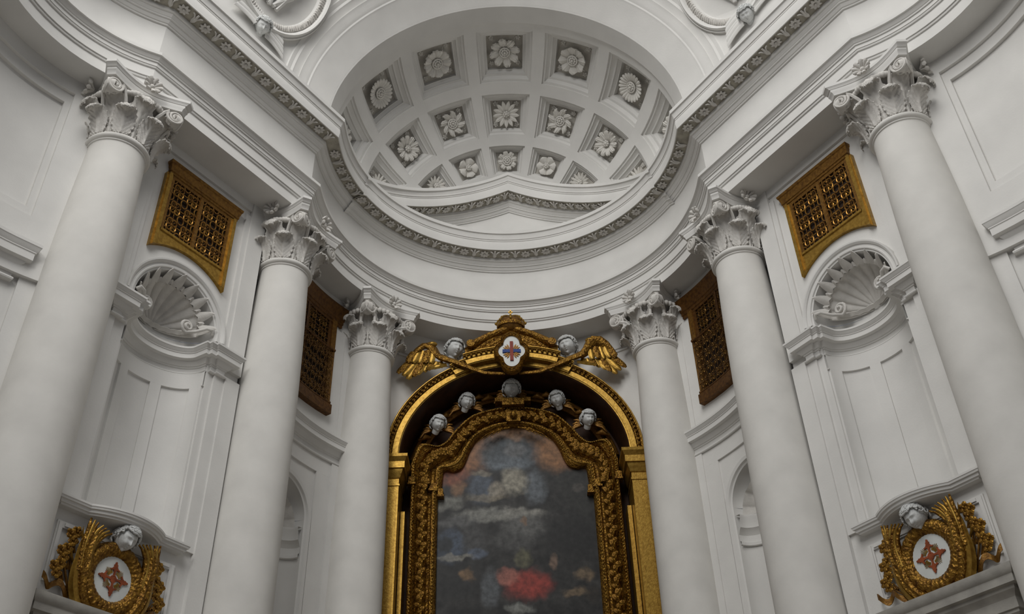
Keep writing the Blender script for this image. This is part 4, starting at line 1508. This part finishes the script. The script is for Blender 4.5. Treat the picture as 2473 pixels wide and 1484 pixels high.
# painted canvas
pm_ = bpy.data.materials.new('dark_oil_paint'); pm_.use_nodes = True
nt = pm_.node_tree; N, L = nt.nodes, nt.links
bs = N['Principled BSDF']; bs.inputs['Roughness'].default_value = .5; bs.inputs['Specular IOR Level'].default_value = .3
tc = N.new('ShaderNodeTexCoord'); nz = N.new('ShaderNodeTexNoise'); nz.inputs['Scale'].default_value = 6.0; nz.inputs['Detail'].default_value = 7
L.new(tc.outputs['Object'], nz.inputs['Vector'])
sub = N.new('ShaderNodeVectorMath'); sub.operation = 'SUBTRACT'; sub.inputs[1].default_value = (.5, .5, .5); L.new(nz.outputs['Color'], sub.inputs[0])
scl = N.new('ShaderNodeVectorMath'); scl.operation = 'SCALE'; scl.inputs['Scale'].default_value = .22; L.new(sub.outputs[0], scl.inputs[0])
wv = N.new('ShaderNodeVectorMath'); wv.operation = 'ADD'; L.new(tc.outputs['Object'], wv.inputs[0]); L.new(scl.outputs[0], wv.inputs[1])
cr = N.new('ShaderNodeValToRGB'); cr.color_ramp.elements[0].color = (.008, .008, .008, 1); cr.color_ramp.elements[1].color = (.034, .033, .031, 1)
cr.color_ramp.elements[0].position = .35; cr.color_ramp.elements[1].position = .7
L.new(nz.outputs['Fac'], cr.inputs['Fac'])
cur = cr.outputs['Color']
# soft patches of colour: x, z (from the picture's centre line, height), half sizes, colour, strength
for (x, z, rx, rz, c_, k_) in [(-0.041, 7.214, 0.638, 0.168, (0.23, 0.13, 0.07), 0.9), (-0.655, 6.884, 0.435, 0.36, (0.25, 0.115, 0.05), 0.95), (0.621, 6.884, 0.464, 0.36, (0.23, 0.11, 0.045), 0.95), (-0.916, 6.584, 0.348, 0.24, (0.19, 0.06, 0.03), 0.9), (0.911, 6.704, 0.29, 0.15, (0.2, 0.08, 0.04), 0.8), (-0.104, 6.854, 0.522, 0.33, (0.055, 0.066, 0.075), 0.97), (0.012, 6.914, 0.174, 0.18, (0.13, 0.13, 0.13), 0.7), (-0.481, 6.344, 0.232, 0.3, (0.07, 0.085, 0.11), 0.9), (0.273, 6.344, 0.186, 0.3, (0.11, 0.125, 0.14), 0.85), (-0.075, 6.704, 0.406, 0.132, (0.12, 0.14, 0.16), 0.8), (-0.017, 6.434, 0.22, 0.24, (0.27, 0.25, 0.2), 0.9), (-0.278, 6.284, 0.151, 0.144, (0.27, 0.24, 0.19), 0.8), (-0.394, 6.194, 0.348, 0.072, (0.2, 0.17, 0.12), 0.6), (-0.481, 6.554, 0.174, 0.06, (0.22, 0.19, 0.14), 0.6), (-0.8, 6.344, 0.116, 0.156, (0.22, 0.12, 0.06), 0.7), (-0.945, 6.134, 0.261, 0.132, (0.17, 0.17, 0.15), 0.8), (-0.423, 5.936, 0.464, 0.132, (0.2, 0.2, 0.18), 0.85), (0.07, 5.936, 0.406, 0.108, (0.23, 0.225, 0.2), 0.9), (0.099, 5.744, 0.348, 0.21, (0.12, 0.12, 0.115), 0.75), (-0.829, 5.834, 0.348, 0.12, (0.1, 0.1, 0.1), 0.7), (-0.597, 5.564, 0.261, 0.27, (0.055, 0.055, 0.055), 0.8), (-0.916, 5.504, 0.261, 0.27, (0.06, 0.08, 0.115), 0.9), (-0.539, 5.384, 0.174, 0.096, (0.08, 0.1, 0.14), 0.85), (-0.829, 5.336, 0.319, 0.048, (0.22, 0.21, 0.18), 0.7), (-0.974, 5.504, 0.128, 0.168, (0.015, 0.016, 0.015), 0.85), (0.911, 6.284, 0.348, 0.54, (0.022, 0.022, 0.02), 0.9), (0.795, 5.564, 0.464, 0.36, (0.012, 0.012, 0.012), 0.9), (0.882, 6.314, 0.104, 0.096, (0.09, 0.08, 0.07), 0.6), (-0.046, 5.534, 0.348, 0.18, (0.07, 0.07, 0.068), 0.7), (-0.829, 4.964, 0.348, 0.24, (0.018, 0.018, 0.018), 0.85), (0.128, 4.934, 0.36, 0.252, (0.25, 0.035, 0.025), 0.97), (-0.133, 5.054, 0.174, 0.132, (0.32, 0.12, 0.09), 0.75), (0.075, 5.312, 0.128, 0.156, (0.1, 0.095, 0.055), 0.8), (0.087, 5.834, 0.058, 0.072, (0.2, 0.12, 0.07), 0.7), (-0.365, 4.904, 0.151, 0.3, (0.1, 0.11, 0.12), 0.7), (0.476, 5.234, 0.081, 0.132, (0.2, 0.13, 0.09), 0.7), (-0.017, 4.616, 0.232, 0.084, (0.18, 0.185, 0.17), 0.85), (0.882, 5.054, 0.139, 0.12, (0.17, 0.12, 0.07), 0.75), (0.766, 4.814, 0.197, 0.084, (0.17, 0.12, 0.07), 0.7), (-0.667, 5.084, 0.104, 0.12, (0.2, 0.12, 0.06), 0.7), (0.969, 4.784, 0.139, 0.18, (0.025, 0.02, 0.015), 0.7)]:
    mp = N.new('ShaderNodeVectorMath'); mp.operation = 'SUBTRACT'; mp.inputs[1].default_value = (x, 0, z); L.new(wv.outputs[0], mp.inputs[0])
    dv = N.new('ShaderNodeVectorMath'); dv.operation = 'MULTIPLY'; dv.inputs[1].default_value = (1 / rx, 0, 1 / rz); L.new(mp.outputs[0], dv.inputs[0])
    ln = N.new('ShaderNodeVectorMath'); ln.operation = 'LENGTH'; L.new(dv.outputs[0], ln.inputs[0])
    mr = N.new('ShaderNodeMapRange'); mr.interpolation_type = 'SMOOTHSTEP'; mr.inputs['From Min'].default_value = .45; mr.inputs['From Max'].default_value = 1.1; mr.inputs['To Min'].default_value = k_; mr.inputs['To Max'].default_value = 0
    L.new(ln.outputs['Value'], mr.inputs['Value'])
    mx = N.new('ShaderNodeMix'); mx.data_type = 'RGBA'; mx.inputs['B'].default_value = (*c_, 1)
    ins = [i for i in mx.inputs if i.type == 'RGBA']; ins[1].default_value = (*c_, 1)
    L.new(mr.outputs['Result'], mx.inputs[0]); L.new(cur, ins[0])
    cur = [o for o in mx.outputs if o.type == 'RGBA'][0]
n3 = N.new('ShaderNodeTexNoise'); n3.inputs['Scale'].default_value = 14; n3.inputs['Detail'].default_value = 8; L.new(tc.outputs['Object'], n3.inputs['Vector'])
mr = N.new('ShaderNodeMapRange'); mr.inputs['From Min'].default_value = .3; mr.inputs['From Max'].default_value = .7; mr.inputs['To Min'].default_value = .55; mr.inputs['To Max'].default_value = 1.45
L.new(n3.outputs['Fac'], mr.inputs['Value'])
ml = N.new('ShaderNodeVectorMath'); ml.operation = 'MULTIPLY'; L.new(cur, ml.inputs[0]); L.new(mr.outputs['Result'], ml.inputs[1])
L.new(ml.outputs[0], bs.inputs['Base Color'])
m_ = MB()
oc = [(p[0] + .02, p[1] + .01) for p in SI]
oc = oc + [(-x, z) for x, z in oc[::-1][1:]]
m_.prism([(x, z) for x, z in oc], -.02, .005, Matrix(((1, 0, 0, 0), (0, 0, -1, 0), (0, 1, 0, 0), (0, 0, 0, 1))))
cv = obj('altar_painting', m_, pm_, None, Matrix.Translation((ACX, 12.55, 0)))
tag(cv, 'dark smoky oil painting with orange sky and a red garment in a carved gilded frame', 'painting')

# cartouche at the crown of the arch
def quatre(sx, sz, n=96):
    # outline of four overlapping lobes: tall ones above and below, round ones at the sides
    o = []
    lobes = [(0, .50, .60, .50), (0, -.50, .60, .50), (.42, 0, .58, .44), (-.42, 0, .58, .44)]
    for k in range(n):
        a = 2 * pi * k / n
        dx, dz = math.cos(a), math.sin(a)
        best = .3
        for cx, cz, rx, rz in lobes:
            A = (dx / rx) ** 2 + (dz / rz) ** 2
            B = -2 * (cx * dx / rx ** 2 + cz * dz / rz ** 2)
            C = (cx / rx) ** 2 + (cz / rz) ** 2 - 1
            D = B * B - 4 * A * C
            if D > 0:
                best = max(best, (-B + math.sqrt(D)) / (2 * A))
        o.append((sx * dx * best, sz * dz * best))
    # smooth
    for _ in range(2):
        o = [((o[i - 1][0] + o[i][0] * 2 + o[(i + 1) % n][0]) / 4, (o[i - 1][1] + o[i][1] * 2 + o[(i + 1) % n][1]) / 4) for i in range(n)]
    return o


CM = frame((ACX, 11.87, 8.165), (1, 0, 0), (0, 0, 1), (0, -1, 0))
cc = thing('crest_cartouche', 'lobed gilded shield with a red and blue cross at the top of the altar arch', 'cartouche', (ACX, 11.87, 8.165))
m_ = MB()
q0 = quatre(.262, .365)
rows = []
for f, d in ((1.0, -.06), (1.0, .02), (.975, .035), (.955, .02), (.93, .03), (.86, .05), (.79, .03), (.765, .04), (.745, .03), (.74, .0)):
    rows.append([(x * f, z * (f if f > .9 else f + .0), d) for x, z in q0])
m_.loft(rows, cu=True, M=CM)
obj('shield_frame', m_, GOLDC, cc, sharp=40)
m_ = MB(); m_.prism([(x * .755, z * .755) for x, z in q0], -.05, .012, CM)
obj('shield_field', m_, ENAM, cc, sharp=30)
m_ = MB(); m_.prism([(-.024, -.165), (.024, -.165), (.024, .165), (-.024, .165)], .012, .034, CM)
obj('red_bar', m_, RED, cc, sharp=30)
m_ = MB(); m_.prism([(-.132, -.026), (-.024, -.026), (-.024, .026), (-.132, .026)], .012, .032, CM); m_.prism([(.024, -.026), (.132, -.026), (.132, .026), (.024, .026)], .012, .032, CM)
obj('blue_bar', m_, BLUE, cc, sharp=30)
for k in range(4):
    m_ = MB()
    for q in (-.27, 0, .27):
        m_.prism([(.05, -.003), (.11, -.011), (.14, 0), (.11, .011), (.05, .003)], .012, .02 + .002 * k + .001 * abs(q), CM @ Matrix.Rotation(pi / 4 + k * pi / 2 + q, 4, 'Z'))
    obj('gold_flare', m_, GOLDD, cc, sharp=30)

# crown
cw = thing('crown', 'small gilded crown with a cross on the peak of the altar arch', 'crown', (ACX, 12.08, 8.76))
m_ = MB()
m_.loft([[(.20 * k_ * math.cos(2 * pi * k / 32), .15 * k_ * math.sin(2 * pi * k / 32), z) for k in range(32)] for k_, z in ((.95, 0), (1.02, .0), (1.06, .015), (1.06, .045), (1.02, .06), (.99, .06))], cu=True, M=Matrix.Translation((ACX, 12.08, 8.74)))
obj('circlet', m_, GOLDC, cw, sharp=40)
m_ = MB(); m_.ball((ACX, 12.08, 8.79), .2, nu=24, nv=12, sc=(.98, .72, .72))
obj('cap', m_, GOLDD, cw, sharp=70)
for k in range(8):
    a = 2 * pi * k / 8
    m_ = MB()
    m_.tube([(ACX + .215 * math.cos(a) * (1 - .0), 12.08 + .16 * math.sin(a), 8.80)] + [(ACX + .215 * math.cos(a) * math.cos(R(t)), 12.08 + .16 * math.sin(a) * math.cos(R(t)), 8.80 + .155 * math.sin(R(t))) for t in range(15, 91, 15)], .014, 5)
    m_.ball((ACX + .222 * math.cos(a), 12.08 + .166 * math.sin(a), 8.825), .022, nu=6, nv=4)
    m_.ball((ACX + .19 * math.cos(a), 12.08 + .14 * math.sin(a), 8.885), .016, nu=6, nv=4)
    obj('arch_band', m_, GOLD, cw, sharp=70)
m_ = MB(); m_.ball((ACX, 12.08, 8.97), .027); m_.box(ACX - .010, ACX + .010, 12.07, 12.09, 8.98, 9.075); m_.box(ACX - .032, ACX + .032, 12.07, 12.09, 9.025, 9.047)
obj('cross', m_, GOLD, cw)

# big wings either side
for s, sd in ((-1, 'left'), (1, 'right')):
    wg = thing('wing', 'gilded feathered wing spreading on the %s of the altar crest' % sd, 'wing', (ACX + s * 1.2, 12.05, 8.2), 'gilded wings on the altar arch')
    def wp_(x, z, y=12.05):
        return (ACX + s * x, y, z)
    m_ = MB()
    # stem that dips under the shield and rises to the wing
    path = [(.10, 7.875), (.25, 7.885), (.40, 7.905), (.56, 7.975), (.70, 8.05), (.82, 8.11), (.95, 8.165), (1.04, 8.21)]
    m_.tube([wp_(x, z, 12.0 + .03 * i / 7) for i, (x, z) in enumerate(path)], lambda t: .035 + .05 * t, 8, flat=.6)
    obj('wing_stem', m_, GOLDC, wg, sharp=60)
    m_ = MB()
    path = [(1.0, 8.17), (1.10, 8.27), (1.16, 8.37), (1.22, 8.435), (1.30, 8.43), (1.39, 8.35), (1.47, 8.24), (1.52, 8.16)]
    m_.tube([wp_(x, z, 12.05) for x, z in path], lambda t: .05 + .045 * math.sin(pi * min(1, t * 1.1)) ** .8, 9, flat=.55)
    obj('wing_arm', m_, GOLDC, wg, sharp=60)
    m_ = MB(); m_.ball(wp_(1.17, 8.445, 12.03), .07, sc=(1.15, .7, .62))
    obj('wing_tip_curl', m_, GOLD, wg, sharp=60)
    FE = [((1.44, 8.20), (1.66, 7.96), .042), ((1.38, 8.18), (1.58, 7.92), .044), ((1.34, 8.16), (1.515, 7.865), .046), ((1.30, 8.14), (1.43, 7.90), .044), ((1.27, 8.14), (1.37, 7.935), .044), ((1.22, 8.14), (1.28, 7.985), .040), ((1.16, 8.14), (1.22, 8.00), .040), ((1.10, 8.14), (1.14, 8.03), .040), ((1.05, 8.15), (1.04, 8.05), .040),
          ((1.44, 8.30), (1.52, 8.12), .042), ((1.37, 8.32), (1.44, 8.12), .045), ((1.30, 8.33), (1.35, 8.11), .045), ((1.23, 8.32), (1.27, 8.11), .045), ((1.16, 8.28), (1.18, 8.10), .045), ((.95, 8.08), (1.25, 8.02), .03)]
    for i, (a, b, w_) in enumerate(FE):
        A, B_ = Vector((a[0], a[1])), Vector((b[0], b[1]))
        d = B_ - A; e = Vector((-d.y, d.x)).normalized()
        def P(t, v, A=A, d=d, e=e, w_=w_, i=i):
            q = A + d * t + e * v * w_ * (.55 + .55 * math.sin(pi * min(1, t * .95 + .05)) ** .6) * (1 if t < .98 else .6)
            return wp_(q.x, q.y, 12.05 + .012 * (i % 3) - .018 * (1 - abs(v)) - (.03 if i >= 9 else 0))
        m_ = MB(); m_.sheet(P, 8, 4, .014)
        obj('feather', m_, GOLDC if i % 3 == 0 else GOLD, wg, sharp=50)

cherub('white cherub head turned right above the left gilded wing', (ACX - .85, 12.26, 8.495), .14, 28, 8, 6, group='white cherub heads on top of the altar arch')
cherub('white cherub head turned left above the right gilded wing', (ACX + .845, 12.26, 8.495), .14, -24, 8, -6, group='white cherub heads on top of the altar arch')
for x, z, yw, lab in ((-1.09, 7.34, 25, 'lowest cherub head on the left inside the altar arch'), (-.675, 7.70, 20, 'upper left cherub head inside the altar arch'), (-.015, 7.89, 0, 'topmost cherub head at the centre inside the altar arch'), (.65, 7.70, -15, 'upper right cherub head inside the altar arch'), (1.08, 7.36, 20, 'lowest cherub head on the right inside the altar arch')):
    c = cherub('white ' + lab, (ACX + x, 12.46, z), .108 if abs(x) > .1 else .125, yw, 22, 5 if x < 0 else -5, group='white cherub heads under the altar arch')
    for s in (-1, 1):
        m_ = MB()
        for q in range(4):
            m_.tube([(ACX + x + s * .07, 12.56, z - .03), (ACX + x + s * (.15 + .02 * q), 12.52, z + .02 - .045 * q), (ACX + x + s * (.20 + .02 * q), 12.54, z + .03 - .07 * q)], lambda t: .032 * (1 - .6 * t), 6)
        obj('gilded_wing', m_, GOLDD, c, sharp=60)
# cloud band behind the inner heads
for s in (-1, 1):
    for x, z in ((.28, 7.84), (.42, 7.86), (.9, 7.55), (1.2, 7.2)):
        m_ = MB()
        m_.tube([(ACX + s * x, 12.62, z), (ACX + s * (x + .08), 12.57, z), (ACX + s * (x + .18), 12.60, z - .04)], lambda t: .02 + .03 * math.sin(pi * t), 7)
        obj('cloud_curl', m_, GOLDD, al, sharp=60)

# ------------------------------------------------------------------ pendentive medallions
for mir, u, th, lab in ((True, .252, .505, 'left'), (False, .252, .515, 'right')):
    mc = Vector((3.05, 8.24, 12.20)) if mir else Vector((3.07, 8.27, 12.16))
    mn = Vector((-.803, -.459, -.379))
    mX = Vector((-.496, .868, 0)); mY = mn.normalized().cross(mX.normalized())
    if mY.z < 0:
        mX, mY = -mX, -mY
    M = sidem(frame(mc, mX, mY, mn), mir)
    md = link('medallion', None, None, None, M)
    tag(md, 'oval white relief medallion cut by the top edge, %s of the half dome' % lab, 'medallion', 'oval relief medallions on the pendentives')
    a_, b_ = .85, .99
    m_ = MB()
    m_.loft([[(a_ * f * math.cos(2 * pi * k / 64), b_ * f * math.sin(2 * pi * k / 64), d) for k in range(64)] for f, d in ((1.0, -.12), (1.0, .05), (.985, .065), (.965, .05), (.955, .08), (.93, .10), (.90, .08), (.89, .04), (.88, .02))], cu=True)
    obj('oval_frame', m_, STUC, md, M, 25)
    m_ = MB()
    m_.loft([[(a_ * f * (1 + .008 * math.sin(90 * 2 * pi * k / 720) * (1 if j in (1, 2) else 0)) * math.cos(2 * pi * k / 720), b_ * f * math.sin(2 * pi * k / 720), d + (.010 * math.sin(120 * 2 * pi * k / 720) if j in (1, 2) else 0)) for k in range(720)] for j, (f, d) in enumerate(((.88, .02), (.865, .045), (.80, .045), (.785, .02)))], cu=True)
    obj('leaf_border', m_, CARV, md, M, 60)
    m_ = MB(); m_.loft([[(a_ * f * math.cos(2 * pi * k / 64), b_ * f * math.sin(2 * pi * k / 64), d) for k in range(64)] for f, d in ((.785, .02), (.77, -.03), (.4, -.05), (.02, -.05))], cu=True)
    obj('oval_field', m_, STUC, md, M, 25)
    m_ = MB()
    rr_ = random.Random(5)
    for q in range(9):
        x = -.32 + .08 * q
        m_.tube([(x, .45, 0), (x + rr_.uniform(-.08, .08), .1, .03), (x * .8 + rr_.uniform(-.1, .1), -.25, .03), (x * .55 + rr_.uniform(-.1, .1), -.58 + .1 * abs(x), -.01)], lambda t: .055 - .02 * t, 6)
    obj('relief_drapery', m_, STUC, md, M, 60)
    # winged head beside the oval, tucked behind the cornice
    hu, ht, hw_ = (.28, .19, .20)
    HM = sidem(pend_frame(hu, ht, .08), mir)
    X = HM.to_3x3() @ Vector((1, 0, 0)); n = HM.to_3x3() @ Vector((0, 0, 1))
    pos = HM.translation
    wc_ = cherub('small white winged cherub head peeping over the %s bay cornice by the oval medallion' % lab, pos, .115, (40 if mir else -40), 48, 0, CARV, 'winged cherub heads under the medallions')
    for s, (wu, wt) in ((0, (.13, .215)), (1, (.42, .24))):
        W = sidem(pend_frame(wu, wt, .03), mir)
        a0 = Vector(pos) - n * .05
        a1 = W.translation
        d = a1 - a0; nn = (W.to_3x3() @ Vector((0, 0, 1))).normalized()
        e = nn.cross(d).normalized()
        if e.z < 0: e = -e
        for q in range(5):
            def P(t, v, q=q):
                f = .25 + 1.15 * t
                return a0 + d * f + e * (.12 - .052 * q * (1 + .4 * t) + .038 * v - .10 * t * t) + nn * (.045 - .012 * v * v + .006 * (q % 2))
            mm = MB(); mm.sheet(P, 8, 3, .02)
            obj('feather', mm, STUC, wc_, sharp=60)

# ------------------------------------------------------------------ floor (out of view, bounces light)
m_ = MB(); m_.box(-9, 9, -9, 14, -1.75, -1.6)
struct(obj('floor', m_, FLOORM), 'pale stone church floor below the view')

# lift everything from eye level to the floor datum
for o in list(COL.objects):
    if o.parent is None:
        o.location.z += EYE
